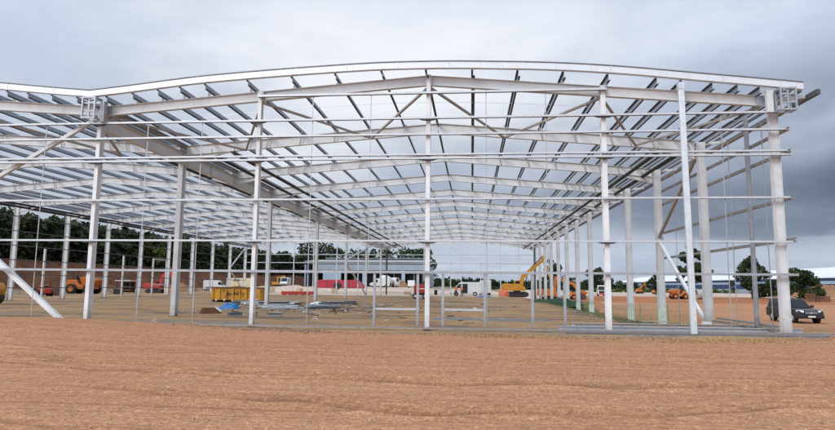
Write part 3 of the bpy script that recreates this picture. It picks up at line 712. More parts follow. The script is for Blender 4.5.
def cone(loc, label):
    t = loose('traffic_cone', label, 'cone', loc, 0, 'cones at the foot of the bank')
    mb = MB(); mb.box(-.28, .28, -.28, .28, 0, .06); mb.build('base', 'rubber', t)
    mb = MB(); mb.cyl((0, 0, .06), (0, 0, .85), .2, .04, 12); mb.build('body', 'cone', t)
    mb = MB(); mb.cyl((0, 0, .38), (0, 0, .62), .137, .078, 12); mb.build('band', 'white', t)
cone((-66.5, 68), 'orange traffic cone on the red bank left of the slanted red machine'); cone((-66.0, 78), 'orange traffic cone on the bank between two left wall columns'); cone((-64.5, 84), 'orange traffic cone just left of the orange dumper'); cone((-61, 92), 'orange traffic cone right of the orange dumper'); cone((-60.0, 122), 'orange traffic cone farthest away, near the white van')
# red plastic barriers
def barrier(loc, label):
    t = loose('plastic_barrier', label, 'barrier', loc, 0, 'red barriers in a row')
    mb = MB(); mb.prism([(-1, .1), (1, .1), (1, .62), (-1, .62)], -.22, .22); b_ = mb.build('body', 'red', t, .05)
    for s in (-.6, .6):
        mb = MB(); mb.box(s - .22, s + .22, -.3, .3, 0, .1); mb.build('foot', 'red', t)
for i in range(3): barrier((-31.1 + 2.06*i, 74.3), ['red plastic barrier at the left end of the row behind the skip', 'red plastic barrier in the middle of the row', 'red plastic barrier at the right end of the row'][i])

# ------------------------------------------------------------------ skip, container
t = loose('roll_off_skip', 'battered yellow roll-off skip with dark stencilled marks, standing inside the frame', 'skip', (-23.0, 33.6), .04)
mb = MB(); mb.box(-2.5, 2.5, -1.05, 1.05, .22, .32)
for y in (-1.1, 1.02): mb.hexa([(-2.55, y, .22), (2.55, y, .22), (2.55, y + .08, .22), (-2.55, y + .08, .22)], [(-2.55, y, 1.38), (2.55, y, 1.38), (2.55, y + .08, 1.38), (-2.55, y + .08, 1.38)])
for x in (-2.55, 2.47): mb.box(x, x + .08, -1.02, 1.02, .22, 1.38)
mb.build('body', 'skipyellow', t)
for k in range(8):
    mb = MB(); x = -2.35 + k * .67; mb.box(x - .06, x + .06, -1.2, -1.101, .2, 1.3); mb.build('rib', 'skipyellow', t)
mb = MB(); mb.bar((-2.58, -1.12, 1.40), (2.58, -1.12, 1.40), .12, .1); mb.bar((-2.58, 1.12, 1.40), (2.58, 1.12, 1.40), .12, .1); mb.bar((-2.53, -1.06, 1.40), (-2.53, 1.06, 1.40), .118, .098); mb.bar((2.53, -1.06, 1.40), (2.53, 1.06, 1.40), .118, .098); mb.build('top_rail', 'rust', t)
for y in (-.6, .6):
    mb = MB(); mb.bar((-2.6, y, .12), (2.5, y, .12), .12, .2); mb.build('runner', 'black', t)
for k in range(6):
    mb = MB(); mb.bar((-2.0 + k*.8, -1.16, .1), (-2.0 + k*.8, -1.08, .26), .1, .1); mb.build('lug', 'plate', t)
r = random.Random(2); mb = MB(); x = -.95
while x < .75:
    w = r.uniform(.05, .12); h = r.uniform(.16, .34); z = .62 + r.uniform(-.03, .1); mb.box(x, x + w, -1.108, -1.1015, z, z + h)
    if r.random() < .6: mb.box(x - .03, x + w + .08, -1.107, -1.1012, z + h*.6, z + h*.6 + .07)
    x += w + r.uniform(.06, .14)
mb.build('stencil_mark', 'black', t)
tarp('rubbish_heap', 'mixed waste heaped inside the yellow skip', (-23.0, 33.6), 2.2, .85, .5, 'rust', 21, 'waste heap').location.z = 1.02 + H(-23, 33.6)
t = loose('shipping_container', 'cream shipping container with a small blue logo behind the skip', 'container', (-56.0, 116.0), .0)
mb = MB(); mb.box(-3.05, 3.05, -1.22, 1.22, .15, 2.6); body = mb.build('body', 'cream', t)
mb = MB()
for k in range(24): mb.box(-2.95 + k*.252, -2.95 + k*.252 + .12, -1.25, -1.221, .3, 2.45)
mb.build('corrugation', 'cream', body)
for x in (-3.05, 2.93):
    mb = MB(); mb.box(x, x + .12, -1.27, -1.15, .1, 2.62); mb.build('corner_post', 'cream', t)
mb = MB(); mb.box(-1.3, .2, -1.275, -1.262, 1.85, 2.3); mb.build('logo', 'bluemark', t)

# ------------------------------------------------------------------ vehicles
def wheel(t, x, y, r_, w, name='wheel', rimm='galv'):
    mb = MB(); mb.cyl((x, y - w/2, r_), (x, y + w/2, r_), r_, n=20); o = mb.build(name, 'rubber', t, .02)
    s = -1 if y < 0 else 1
    mb = MB(); mb.cyl((x, y + s*(w/2 - .02), r_), (x, y + s*(w/2 + .015), r_), r_*.58, r_*.5, 14); mb.build('rim', rimm, o); return o
def pickup(loc, rz, label):
    t = loose('pickup_truck', label, 'pickup', loc, rz)
    # lower body with wheel arches
    def arch(cx, r_): return [(cx + r_*math.cos(a), .36 + r_*math.sin(a)) for a in np.linspace(math.pi, 0, 9)]
    low = [(-2.6, .45)] + [(-2.6, .55)] + [(-2.62, 1.12), (-1.0, 1.14), (.9, 1.14), (1.15, 1.15), (2.1, 1.10), (2.5, 1.02), (2.62, .86), (2.66, .5), (2.6, .42)] + arch(1.72, .44)[::-1] + arch(-1.5, .44)[::-1]
    mb = MB(); mb.prism(low, -.92, .92); mb.build('body', 'carpaint', t, .05)
    mb = MB(); mb.frus((-2.5, 1.12, -.86, .86), (-2.42, .28, -.68, .68), 1.13, 1.84); cab = mb.build('cab', 'carpaint', t, .05)
    # windows
    mb = MB(); mb.add([(1.06, -.78, 1.18), (1.06, .78, 1.18), (.36, .62, 1.77), (.36, -.62, 1.77)], [(0, 1, 2, 3)]); w = mb.build('windscreen', 'glass', t)
    w.location = (.035, 0, .01); so = w.modifiers.new('thick', 'SOLIDIFY'); so.thickness = .02
    for s in (-1, 1):
        for a, b in ((-.42, .72), (-1.2, -.5), (-2.3, -1.3)):
            mb = MB(); yb, yt = s*.855, s*.70; q = .30 if b > 0 else 0
            mb.hexa([(a, yb - s*.05, 1.19), (b, yb - s*.05, 1.19), (b, yb, 1.19), (a, yb, 1.19)], [(a + .02, yt - s*.05, 1.74), (b - q - .02, yt - s*.05, 1.74), (b - q - .02, yt, 1.74), (a + .02, yt, 1.74)]); mb.build('side_window', 'glass', t)
        wheel(t, 1.72, s*.82, .40, .27); wheel(t, -1.5, s*.82, .40, .27)
        mb = MB(); mb.hexa([(2.44, s*.52, .88), (2.66, s*.52, .86), (2.52, s*.93, .88), (2.30, s*.93, .88)], [(2.40, s*.52, 1.01), (2.61, s*.52, .99), (2.46, s*.93, 1.04), (2.26, s*.93, 1.04)]); mb.build('headlight', 'lamp', t)
        mb = MB(); mb.box(.72, .92, min(s*.92, s*1.13), max(s*.92, s*1.13), 1.18, 1.38); mb.build('mirror', 'carpaint', t, .03)
        mb = MB(); mb.cyl((2.66, s*.70, .55), (2.69, s*.70, .55), .06, n=10); mb.build('fog_lamp', 'lamp', t)
        mb = MB(); mb.box(-1.0, 1.0, min(s*.86, s*.98), max(s*.86, s*.98), .34, .42); mb.build('side_step', 'black', t)
        mb = MB(); mb.bar((-2.2, s*.62, 1.89), (.1, s*.62, 1.89), .05, .05); mb.build('roof_rail', 'black', t)
    mb = MB(); mb.box(2.5, 2.675, -.48, .48, .70, .97); g = mb.build('grille', 'black', t, .02)
    mb = MB()
    for z in (.76, .83, .90): mb.box(2.676, 2.685, -.44, .44, z, z + .022)
    mb.cyl((2.664, 0, .825), (2.69, 0, .825), .06, n=12); mb.build('grille_bar', 'galv', g)
    mb = MB(); mb.box(2.45, 2.72, -.93, .93, .40, .66); mb.build('bumper', 'black', t, .05)
    mb = MB(); mb.box(2.721, 2.735, -.26, .26, .49, .60); mb.build('number_plate', 'plate', t)
    return t
X0, Y0 = 25.9, 26.9
view = math.atan2(-24 - Y0, 0 - X0)                                  # direction from truck to the viewer
pickup((X0, Y0), view + math.radians(26), 'dark grey double-cab pickup parked just beyond the right corner column')

def van(loc, rz, label, group='white vans', roofh=2.45, L_=5.4, scale=1.0, dooropen=False):
    t = loose('panel_van', label, 'van', loc, rz, group); t.scale = (scale,)*3
    h = roofh; a = L_/2
    def arch(cx, r_): return [(cx + r_*math.cos(q), .36 + r_*math.sin(q)) for q in np.linspace(math.pi, 0, 7)]
    o = [(-a, .45), (-a, h - .15), (-a + .12, h), (a - 2.0, h), (a - 1.5, h - .12), (a - .85, 1.35), (a - .15, 1.12), (a, .85), (a + .02, .42)] + arch(a - .95, .40)[::-1] + arch(-a + 1.1, .40)[::-1]
    mb = MB(); mb.prism(o, -.98, .98); mb.build('body', 'white', t, .07)
    mb = MB(); mb.hexa([(a - .86, -.85, 1.38), (a - .84, -.85, 1.38), (a - .84, .85, 1.38), (a - .86, .85, 1.38)], [(a - 1.47, -.75, h - .16), (a - 1.43, -.75, h - .14), (a - 1.43, .75, h - .14), (a - 1.47, .75, h - .16)]); w = mb.build('windscreen', 'glass', t); w.location = (.035, 0, .02)
    for s in (-1, 1):
        mb = MB(); y = s*.985; mb.add([(a - 1.95, y, 1.40), (a - 1.02, y, 1.40), (a - 1.45, y, h - .35), (a - 1.95, y, h - .35)], [(0, 1, 2, 3)]); q = mb.build('side_window', 'glass', t); sm = q.modifiers.new('thick', 'SOLIDIFY'); sm.thickness = .02; sm.offset = 0
        wheel(t, a - .95, s*.86, .36, .24); wheel(t, -a + 1.1, s*.86, .36, .24)
        mb = MB(); mb.box(a - .22, a + .012, min(s*.6, s*.95), max(s*.6, s*.95), .82, 1.06); mb.build('headlight', 'lamp', t)
        mb = MB(); mb.box(a - 1.1, a - .95, min(s*.99, s*1.22), max(s*.99, s*1.22), 1.4, 1.75); mb.build('mirror', 'black', t)
        if dooropen:
            mb = MB(); mb.box(a - 3.0, a - 2.1, min(s*.975, s*.99), max(s*.975, s*.99), .5, h - .3); mb.build('door_opening', 'black', t)
    mb = MB(); mb.box(a - .3, a + .07, -.97, .97, .36, .62); mb.build('bumper', 'black', t, .03)
    mb = MB(); mb.box(a - .05, a + .03, -.5, .5, .72, .86); mb.build('grille', 'black', t)
    return t
van((-1.0, 82.5), math.pi - .03, 'white panel van with its side door open beside workers in orange', dooropen=True)
van((-61.4, 114), .25, 'white panel van left of the cream container')
van((-50.3, 133), -math.pi/2 + .1, 'white panel van seen front-on beside the small digger')
van((-25.6, 140), math.pi + .35, 'white van facing left in front of the dark openings of the far building')
van((2.6, 96), math.pi/2 + .1, 'white van seen from behind, half hidden by the open-sided white van', L_=4.6, roofh=2.9)
van((-17.6, 150), math.pi/2, 'small white van parked at the right end of the far building', L_=4.2, roofh=2.2)

def excavator(loc, rz, label, paint='yellow', sc=1.0, boom=((.6, 1.6), (.9, 3.2), (4.3, 5.6)), stick=(5.6, 2.4), bucket=(5.2, 1.4), group='excavators on site', zoff=0, cat='excavator'):
    t = thing('excavator', label, cat, (loc[0], loc[1], H(*loc) + zoff), rz, group, sc)
    for s in (-1, 1):
        o = [(-1.9, .45), (-1.75, .15), (-1.4, 0), (1.4, 0), (1.75, .15), (1.9, .45), (1.75, .75), (1.4, .9), (-1.4, .9), (-1.75, .75)]
        mb = MB(); mb.prism(o, s*1.1 - .28, s*1.1 + .28); tr = mb.build('track', 'rubber', t, .04)
        mb = MB()
        for k in range(7): mb.cyl((-1.45 + k*.48, s*1.1 - .3, .32 if 0 < k < 6 else .45), (-1.45 + k*.48, s*1.1 + .3, .32 if 0 < k < 6 else .45), .17 if 0 < k < 6 else .3, n=12)
        mb.build('roller', 'darksteel', tr)
    mb = MB(); mb.cyl((0, 0, .6), (0, 0, 1.05), .6, n=16); mb.box(-1, 1, -.85, .85, .4, .7); mb.build('undercarriage', 'darksteel', t)
    mb = MB(); mb.prism([(-2.5, 1.1), (-2.6, 1.5), (-2.5, 2.1), (-2.1, 2.25), (.5, 2.2), (.5, 1.9), (1.35, 1.7), (1.35, 1.05), (-2.2, 1.05)], -1.25, .42); mb.build('house', paint, t, .06)
    mb = MB(); mb.prism([(-2.0, 1.06), (-2.0, 2.0), (-.4, 2.0), (-.4, 1.06)], .421, 1.25); mb.build('engine_cover', paint, t, .05)
    mb = MB(); mb.prism([(-.35, 1.06), (-.35, 2.75), (.05, 2.85), (.95, 2.85), (1.3, 2.0), (1.35, 1.06)], .43, 1.25); cb = mb.build('cab', paint, t, .05)
    for y in (.415, 1.255):
        mb = MB(); mb.prism([(-.2, 1.75), (-.2, 2.65), (.85, 2.7), (1.15, 1.95), (1.15, 1.75)], y - .012, y + .012); mb.build('window', 'glass', cb)
    mb = MB(); mb.hexa([(1.33, .5, 1.2), (1.36, .5, 1.2), (1.36, 1.18, 1.2), (1.33, 1.18, 1.2)], [(1.0, .5, 2.72), (1.03, .5, 2.74), (1.03, 1.18, 2.74), (1.0, 1.18, 2.72)]); mb.build('windscreen', 'glass', cb)
    def limb(pts, ws, name, th=.36):
        mb = MB(); P = [V((p[0], 0, p[1])) for p in pts]; up = []; dn = []
        for i, p in enumerate(P):
            d = ((P[min(i+1, len(P)-1)] - P[max(i-1, 0)])).normalized(); n = V((-d.z, 0, d.x)); up.append(p + n*ws[i]/2); dn.append(p - n*ws[i]/2)
        for i in range(len(P) - 1):
            q = [dn[i], dn[i+1], up[i+1], up[i]]
            mb.hexa([(v.x, -th/2, v.z) for v in q], [(v.x, th/2, v.z) for v in q])
        return mb.build(name, paint, t)
    bm_ = limb(boom, [.5] + [.75]*(len(boom) - 2) + [.4], 'boom')
    limb([(boom[-1][0] - (stick[0]-boom[-1][0])*.22, boom[-1][1] - (stick[1]-boom[-1][1])*.22), boom[-1], stick], [.3, .55, .28], 'stick', .28)
    mb = MB(); mb.cyl((boom[0][0] + .5, .0, boom[0][1] - .25), (boom[1][0] + .75, 0, boom[1][1] + .1), .09, n=8); mb.cyl((boom[1][0] + .4, 0, boom[1][1] + .5), (boom[-1][0] - .2, 0, boom[-1][1] + .5), .09, n=8); mb.build('hydraulic_ram', 'darksteel', bm_)
    bx, bz = bucket; mb = MB(); mb.prism([(stick[0] - .25, stick[1] + .1), (stick[0] + .2, stick[1]), (bx + .6, bz + .1), (bx + .1, bz - .45), (bx - .6, bz - .35), (bx - .75, bz + .1), (bx - .45, bz + .5)], -.5, .5); mb.build('bucket', 'darksteel', t, .02)
    return t
excavator((7.6, 78), 0.0, 'large yellow excavator with its boom raised in front of the end columns', 'yellow', 1.0, ((.7, 1.6), (1.0, 3.4), (4.5, 6.3)), (5.7, 3.0), (5.6, 1.9), zoff=0)
excavator((15.0, 92), 0.05, 'orange excavator behind the right row of columns, arm reaching down right', 'orange', 1.05, ((.7, 1.6), (1.0, 4.3), (4.2, 3.2)), (5.3, 1.7), (5.6, .9))
excavator((-57.5, 148), 0.15, 'small distant yellow-orange digger beside the front-on white van', 'yellow', .62, ((.4, 1.5), (-.3, 4.3), (3.2, 4.9)), (5.0, 2.5), (5.2, 1.8), zoff=0)
excavator((-56.8, 78.6), .1, 'red mini digger with raised arm below the wooded bank', 'red', .78, ((.9, 1.7), (1.5, 3.9), (3.0, 5.6)), (4.2, 1.6), (4.6, .9))
excavator((78, 262), .6, 'tiny orange digger far off in front of the blue shed', 'orange', .85, group='excavators on site')

def dumper(loc, rz, label, paint='orange', sc=1.0, group='site dumpers'):
    t = thing('site_dumper', label, 'dumper', (loc[0], loc[1], H(*loc)), rz, group, sc)
    for x, rr in ((1.1, .62), (-1.1, .62)):
        for s in (-1, 1): wheel(t, x, s*.85, rr, .45, rimm=paint)
    mb = MB(); mb.prism([(-2.0, .75), (-2.0, 1.5), (-1.8, 1.75), (-.7, 1.75), (-.4, 1.2), (.2, .95), (1.6, .95), (1.6, .6), (-1.9, .6)], -.6, .6); mb.build('chassis', paint, t, .05)
    mb = MB(); q0 = [(.25, -.75, 1.0), (1.5, -.75, .95), (1.5, .75, .95), (.25, .75, 1.0)]; q1 = [(-.05, -1.1, 2.1), (2.25, -1.1, 1.75), (2.25, 1.1, 1.75), (-.05, 1.1, 2.1)]
    mb.hexa(q0, q1); sk = mb.build('tipping_skip', paint, t, .04)
    mb = MB(); mb.hexa([(.1, -.95, 2.0), (2.05, -.95, 1.72), (2.05, .95, 1.72), (.1, .95, 2.0)], [(.4, -.6, 2.35), (1.6, -.6, 2.15), (1.6, .6, 2.15), (.4, .6, 2.35)]); mb.build('load', 'earth', sk)
    mb = MB(); mb.box(-.85, -.3, -.3, .3, 1.5, 1.75); mb.box(-.95, -.8, -.3, .3, 1.7, 2.15); mb.build('seat', 'black', t)
    mb = MB()
    for s in (-.5, .5): mb.tube([(-1.2, s, 1.7), (-1.2, s, 3.0)], .04)
    mb.tube([(-1.2, -.5, 3.0), (-1.2, .5, 3.0)], .04); mb.build('roll_bar', 'black', t)
    mb = MB(); mb.tube([(-.15, 0, 1.2), (-.3, 0, 1.9)], .03); mb.cyl((-.32, 0, 1.9), (-.28, 0, 1.94), .2, n=14); mb.build('steering_wheel', 'black', t)
    return t
dumper((-61.2, 65.0), .05, 'bright orange site dumper behind the left valley column', sc=1.25)
dumper((51.8, 131), math.pi + .1, 'orange site dumper beside the concrete ring on the lower ground', sc=1.15)
dumper((23.6, 112), .1, 'orange dumper glimpsed between two right-hand columns', sc=.95)
dumper((80, 243), .4, 'tiny orange dumper far off on the pale ground', sc=.95)
dumper((-54.4, 47.5), 2.5, 'small red dumper with tilted skip at the left behind the wall columns', 'red', .62)

t = loose('concrete_ring', 'pale grey concrete pipe ring beside the orange dumper', 'concrete pipe', (57.6, 132))
mb = MB(); n = 28; ro_, ri = 1.25, 1.05
mb.cyl((-1.2, 0, ro_), (1.2, 0, ro_), ro_, n=n, caps=False)
mb.cyl((-1.2, 0, ro_), (1.2, 0, ro_), ri, n=n, caps=False)
for x in (-1.2, 1.2):
    a = [(x, ro_*math.cos(2*math.pi*i/n), ro_ + ro_*math.sin(2*math.pi*i/n)) for i in range(n)] + [(x, ri*math.cos(2*math.pi*i/n), ro_ + ri*math.sin(2*math.pi*i/n)) for i in range(n)]
    mb.add(a, [(i, (i+1) % n, n + (i+1) % n, n + i) for i in range(n)])
mb.build('pipe', 'concrete', t)

# red machine between the door posts
t = loose('site_generator', 'red site machine on black wheels behind the middle gable post', 'site machine', (-6.75, 55.4), .05)
mb = MB(); mb.prism([(-.95, .78), (-.95, 1.75), (-.75, 1.95), (.75, 1.95), (.95, 1.75), (.95, .78)], -.75, .75); bd = mb.build('canopy', 'red', t, .05)
mb = MB(); mb.box(-.9, .9, -.7, .7, .5, .78); mb.build('chassis', 'black', t)
for x in (-.75, .55):
    for s in (-.6, .6): wheel(t, x, s, .38, .28)
mb = MB(); mb.box(-.2, .6, -.77, -.752, 1.3, 1.42); mb.build('pale_stripe', 'plate', bd)
mb = MB(); mb.box(-.5, -.1, -.3, .3, 1.951, 2.12); mb.build('air_intake', 'black', t)
mb = MB(); mb.cyl((.35, 0, 1.95), (.35, 0, 2.4), .06, n=10); mb.build('exhaust', 'black', t)
mb = MB(); mb.tube([(-.95, 0, .6), (-1.5, 0, .45)], .05); mb.build('drawbar', 'black', t)
# yellow roller at the left edge
t = loose('road_roller', 'mud-stained yellow road roller cut by the left edge of the view', 'road roller', (-38.9, 19.6), .15)
for x in (-1.2, 1.2):
    mb = MB(); mb.cyl((x, -.7, .55), (x, .7, .55), .55, n=24); mb.build('drum', 'darksteel', t, .02)
mb = MB(); mb.prism([(-1.9, .75), (-1.8, 1.35), (-.5, 1.45), (.3, 1.3), (.9, 1.75), (1.7, 1.65), (1.9, 1.2), (1.8, .75), (.6, .5), (-.6, .5)], -.62, .62); mb.build('body', 'yellow', t, .08)
mb = MB(); mb.box(-.3, .2, -.25, .25, 1.4, 1.55); mb.box(-.4, -.28, -.25, .25, 1.5, 1.9); mb.build('seat', 'black', t)
mb = MB()
for s in (-.55, .55): mb.tube([(-.6, s, 1.3), (-.6, s, 2.35)], .035)
mb.tube([(-.6, -.55, 2.35), (-.6, .55, 2.35)], .035); mb.build('roll_bar', 'black', t)
# long crimson sheeted stack
t = loose('sheeted_stack', 'long low crimson sheeted stack in front of the far building', 'sheeted stack', (-33.0, 125))
mb = MB(); mb.prism([(-6.1, 0), (-6.1, 1.75), (-5.2, 2.0), (-.6, 2.05), (-.5, 1.9), (3.6, 2.0), (4.4, 1.85), (6.1, .25), (6.1, 0)], -1.3, 1.3); mb.build('cover', 'crimson', t, .12)
mb = MB()
for x in (-3.5, -.55, 2.2): mb.bar((x, -1.33, .1), (x, -1.33, 1.85), .06, .02, (0, 1, 0))
mb.build('strap', 'black', t)
t = loose('compressor', 'small black towable compressor in front of the crimson stack', 'compressor', (-32.6, 118.5))
mb = MB(); mb.prism([(-.9, .5), (-.9, 1.1), (-.6, 1.5), (.7, 1.5), (.95, 1.0), (.95, .5)], -.6, .6); mb.build('canopy', 'black', t, .06)
for s in (-.65, .65): wheel(t, 0, s, .36, .2)
mb = MB(); mb.tube([(.9, 0, .55), (1.8, 0, .45)], .04); mb.build('drawbar', 'darksteel', t)
# mixer lorry, tipper lorry
def mixer(loc, rz, label):
    t = loose('mixer_lorry', label, 'lorry', loc, rz)
    mb = MB(); mb.box(-3.2, 3.0, -.5, .5, .75, 1.0); mb.build('chassis', 'black', t)
    mb = MB(); mb.prism([(1.9, .8), (1.9, 2.7), (2.2, 2.85), (3.1, 2.8), (3.4, 1.7), (3.4, .6), (1.9, .6)], -1.1, 1.1); cb = mb.build('cab', 'white', t, .06)
    mb = MB(); mb.hexa([(3.41, -.95, 1.65), (3.43, -.95, 1.65), (3.43, .95, 1.65), (3.41, .95, 1.65)], [(3.14, -.95, 2.65), (3.16, -.95, 2.65), (3.16, .95, 2.65), (3.14, .95, 2.65)]); mb.build('windscreen', 'glass', cb)
    for s in (-1, 1):
        mb = MB(); mb.box(2.2, 3.0, min(s*1.1, s*1.115), max(s*1.1, s*1.115), 1.7, 2.6); mb.build('side_window', 'glass', cb)
        for x in (2.5, -1.2, -2.4): wheel(t, x, s*.95, .5, .3)
    mb = MB(); p = [(-3.0, .35, 2.9), (-2.2, .95, 2.6), (-.6, 1.2, 2.25), (.7, .95, 1.95), (1.6, .4, 1.75)]
    for (x0, r0, z0), (x1, r1, z1) in zip(p[:-1], p[1:]): mb.cyl((x0, 0, z0), (x1, 0, z1), r0, r1, 18)
    mb.build('drum', 'white', t)
    mb = MB(); mb.bar((-3.0, -.5, 1), (-3.0, -.4, 2.9), .15, .15, (1, 0, 0)); mb.bar((-3.0, .5, 1), (-3.0, .4, 2.9), .15, .15, (1, 0, 0)); mb.bar((1.65, 0, 1), (1.65, 0, 2.3), .3, .3, (1, 0, 0)); mb.build('drum_stand', 'yellow', t)
    mb = MB(); mb.prism([(-3.3, 2.9), (-3.0, 2.5), (-3.9, 1.3), (-4.0, 1.45)], -.3, .3); mb.build('chute', 'darksteel', t)
mixer((-24.3, 148), .8, 'white mixer lorry with orange frame in front of the far building')
def lorry(loc, rz, label):
    t = loose('tipper_lorry', label, 'lorry', loc, rz)
    mb = MB(); mb.box(-4.2, 2.2, -.5, .5, .8, 1.1); mb.build('chassis', 'red', t)
    mb = MB(); mb.prism([(1.5, .7), (1.5, 3.2), (1.8, 3.4), (3.0, 3.3), (3.35, 2.0), (3.35, .6), (1.5, .6)], -1.2, 1.2); cb = mb.build('cab', 'white', t, .07)
    mb = MB(); mb.hexa([(3.36, -1.05, 1.9), (3.39, -1.05, 1.9), (3.39, 1.05, 1.9), (3.36, 1.05, 1.9)], [(3.06, -1.0, 3.1), (3.09, -1.0, 3.1), (3.09, 1.0, 3.1), (3.06, 1.0, 3.1)]); mb.build('windscreen', 'glass', cb)
    mb = MB(); mb.box(3.352, 3.40, -.85, .85, 1.0, 1.7); mb.build('grille', 'black', cb)
    mb = MB(); mb.box(3.2, 3.46, -1.2, 1.2, .5, .95); mb.build('bumper', 'red', t, .04)
    for s in (-1, 1):
        mb = MB(); mb.box(3.461, 3.48, min(s*.75, s*1.1), max(s*.75, s*1.1), .62, .82); mb.build('headlight', 'lamp', t)
        mb = MB(); mb.box(3.0, 3.15, min(s*1.22, s*1.5), max(s*1.22, s*1.5), 2.0, 2.8); mb.build('mirror', 'black', t)
        for x in (2.4, -1.6, -3.0): wheel(t, x, s*1.0, .52, .32)
    mb = MB(); mb.frus((-4.2, 1.2, -1.15, 1.15), (-4.4, 1.3, -1.25, 1.25), 1.12, 2.7); mb.build('tipper_body', 'concrete', t, .03)
lorry((40.6, 168), -math.pi/2 - .15, 'white lorry with red chassis seen head-on between right-hand columns')
for i, (x, y, lab) in enumerate(((73.2, 112.5, 'taller dark rusty crate beyond the pickup'), (76.2, 113.5, 'lower wider rusty crate beyond the pickup, further right'))):
    t = loose('rusty_crate', lab, 'crate', (x, y), .2, 'rusty crates beyond the pickup'); w = .8 if i == 0 else 1.3; h = 1.7 if i == 0 else 1.25
    for z in np.arange(.15, h, .3):
        mb = MB(); mb.box(-w, w, -.6, .6, z, z + .24); mb.build('slat_course', 'rust', t)
    for sx in (-w + .06, w - .06):
        for sy in (-.62, .56):
            mb = MB(); mb.box(sx - .05, sx + .05, sy, sy + .06, 0, h + .05); mb.build('corner_post', 'black', t)
mb = MB(); mb.cyl((0, 0, 0), (0, 0, .95), .30, n=16)
for z in (.02, .32, .62, .9): mb.cyl((0, 0, z), (0, 0, z + .05), .325, n=16)
o = mb.build('oil_drum', 'black'); o.location = (-7.0, 92, H(-7, 92)); tag(o, 'black drum standing alone on the pale ground left of the white van', 'drum')

# ------------------------------------------------------------------ people
def skin_mesh(name, verts, edges, radii, m, parent, root=0):
    me = bpy.data.meshes.new(name); me.from_pydata(verts, edges, [])
    o = bpy.data.objects.new(name, me); COL.objects.link(o)
    sk = o.modifiers.new('skin', 'SKIN'); sb = o.modifiers.new('sub', 'SUBSURF'); sb.levels = sb.render_levels = 1
    for i, r_ in enumerate(radii): me.skin_vertices[0].data[i].radius = (r_ if isinstance(r_, tuple) else (r_, r_)); me.skin_vertices[0].data[i].use_root = (i == root)
    dg = bpy.context.evaluated_depsgraph_get(); ne = bpy.data.meshes.new_from_object(o.evaluated_get(dg)); ne.name = name
    o.modifiers.clear(); o.data = ne; ne.materials.clear(); ne.materials.append(M[m])
    for p in ne.polygons: p.use_smooth = True
    o.parent = parent; return o
def person(loc, rz, label, lean=.12, arm=.35):
    t = loose('person', label, 'person', loc, rz, 'workers in orange jackets')
    v = [(0, 0, .95), (0, 0, 1.2), (.02 + lean*.3, 0, 1.42), (.03 + lean*.4, 0, 1.52), (.05 + lean*.5, 0, 1.60), (.06 + lean*.5, 0, 1.72)]
    e = [(0, 1), (1, 2), (2, 3), (3, 4), (4, 5)]; r_ = [(.13, .16), (.12, .15), (.12, .17), .055, .085, .08]
    for s in (-1, 1):
        k = len(v); v += [(lean*.3, s*.2, 1.42), (.06, s*.25, 1.15), (.06 + arm, s*.22, 1.0 + arm*.2), (.14 + arm, s*.22, 1.0 + arm*.2)]; e += [(2, k), (k, k+1), (k+1, k+2), (k+2, k+3)]; r_ += [.06, .047, .035, .03]
        k = len(v); v += [(0, s*.1, .88), (.05*s + .03, s*.12, .48), (.08*s, s*.13, .08), (.08*s + .16, s*.14, .04)]; e += [(0, k), (k, k+1), (k+1, k+2), (k+2, k+3)]; r_ += [.085, .062, .045, .04]
    body = skin_mesh('body', v, e, r_, 'skin', t)
    grow_ = lambda ids: ([v[i] for i in ids])
    ids = [0, 1, 2, 6, 7, 8, 14, 15, 16]
    skin_mesh('jacket', [v[i] for i in ids], [(0, 1), (1, 2), (2, 3), (3, 4), (4, 5), (2, 6), (6, 7), (7, 8)], [(.16, .19), (.16, .19), (.15, .20), .08, .065, .05, .08, .065, .05], 'hivis', t)
    ids = [0, 10, 11, 12, 18, 19, 20]
    skin_mesh('trousers', [v[i] for i in ids], [(0, 1), (1, 2), (2, 3), (0, 4), (4, 5), (5, 6)], [(.15, .17), .105, .08, .065, .105, .08, .065], 'navy', t)
    for s, k in ((-1, 13), (1, 21)):
        mb = MB(); f = v[k]; mb.hexa([(f[0]-.24, f[1]-.05, 0), (f[0]+.06, f[1]-.05, 0), (f[0]+.06, f[1]+.05, 0), (f[0]-.24, f[1]+.05, 0)], [(f[0]-.22, f[1]-.045, .14), (f[0]+.02, f[1]-.04, .08), (f[0]+.02, f[1]+.04, .08), (f[0]-.22, f[1]+.045, .14)]); mb.build('boot', 'black', t, .015)
    mb = MB(); hx, hz = v[5][0], v[5][2]
    for a, b in (((.125, 0), (.115, .07)), ((.115, .07), (.07, .125)), ((.07, .125), (.01, .14))): mb.cyl((hx, 0, hz + a[1] - .01), (hx, 0, hz + b[1] - .01), a[0], b[0], 14)
    mb.box(hx + .08, hx + .17, -.08, .08, hz - .02, hz); mb.build('helmet', 'white', t)
    mb = MB(); mb.frus((hx + .07, hx + .09, -.03, .03), (hx + .07, hx + .075, -.015, .015), hz - .08, hz - .02); mb.build('nose', 'skin', body)
person((-2.75, 79.5), 1.2, 'person in orange jacket and white helmet at the cab of the open white van')
person((-1.7, 80.3), 2.2, 'person in orange jacket leaning at the side door of the open white van', .5, .25)

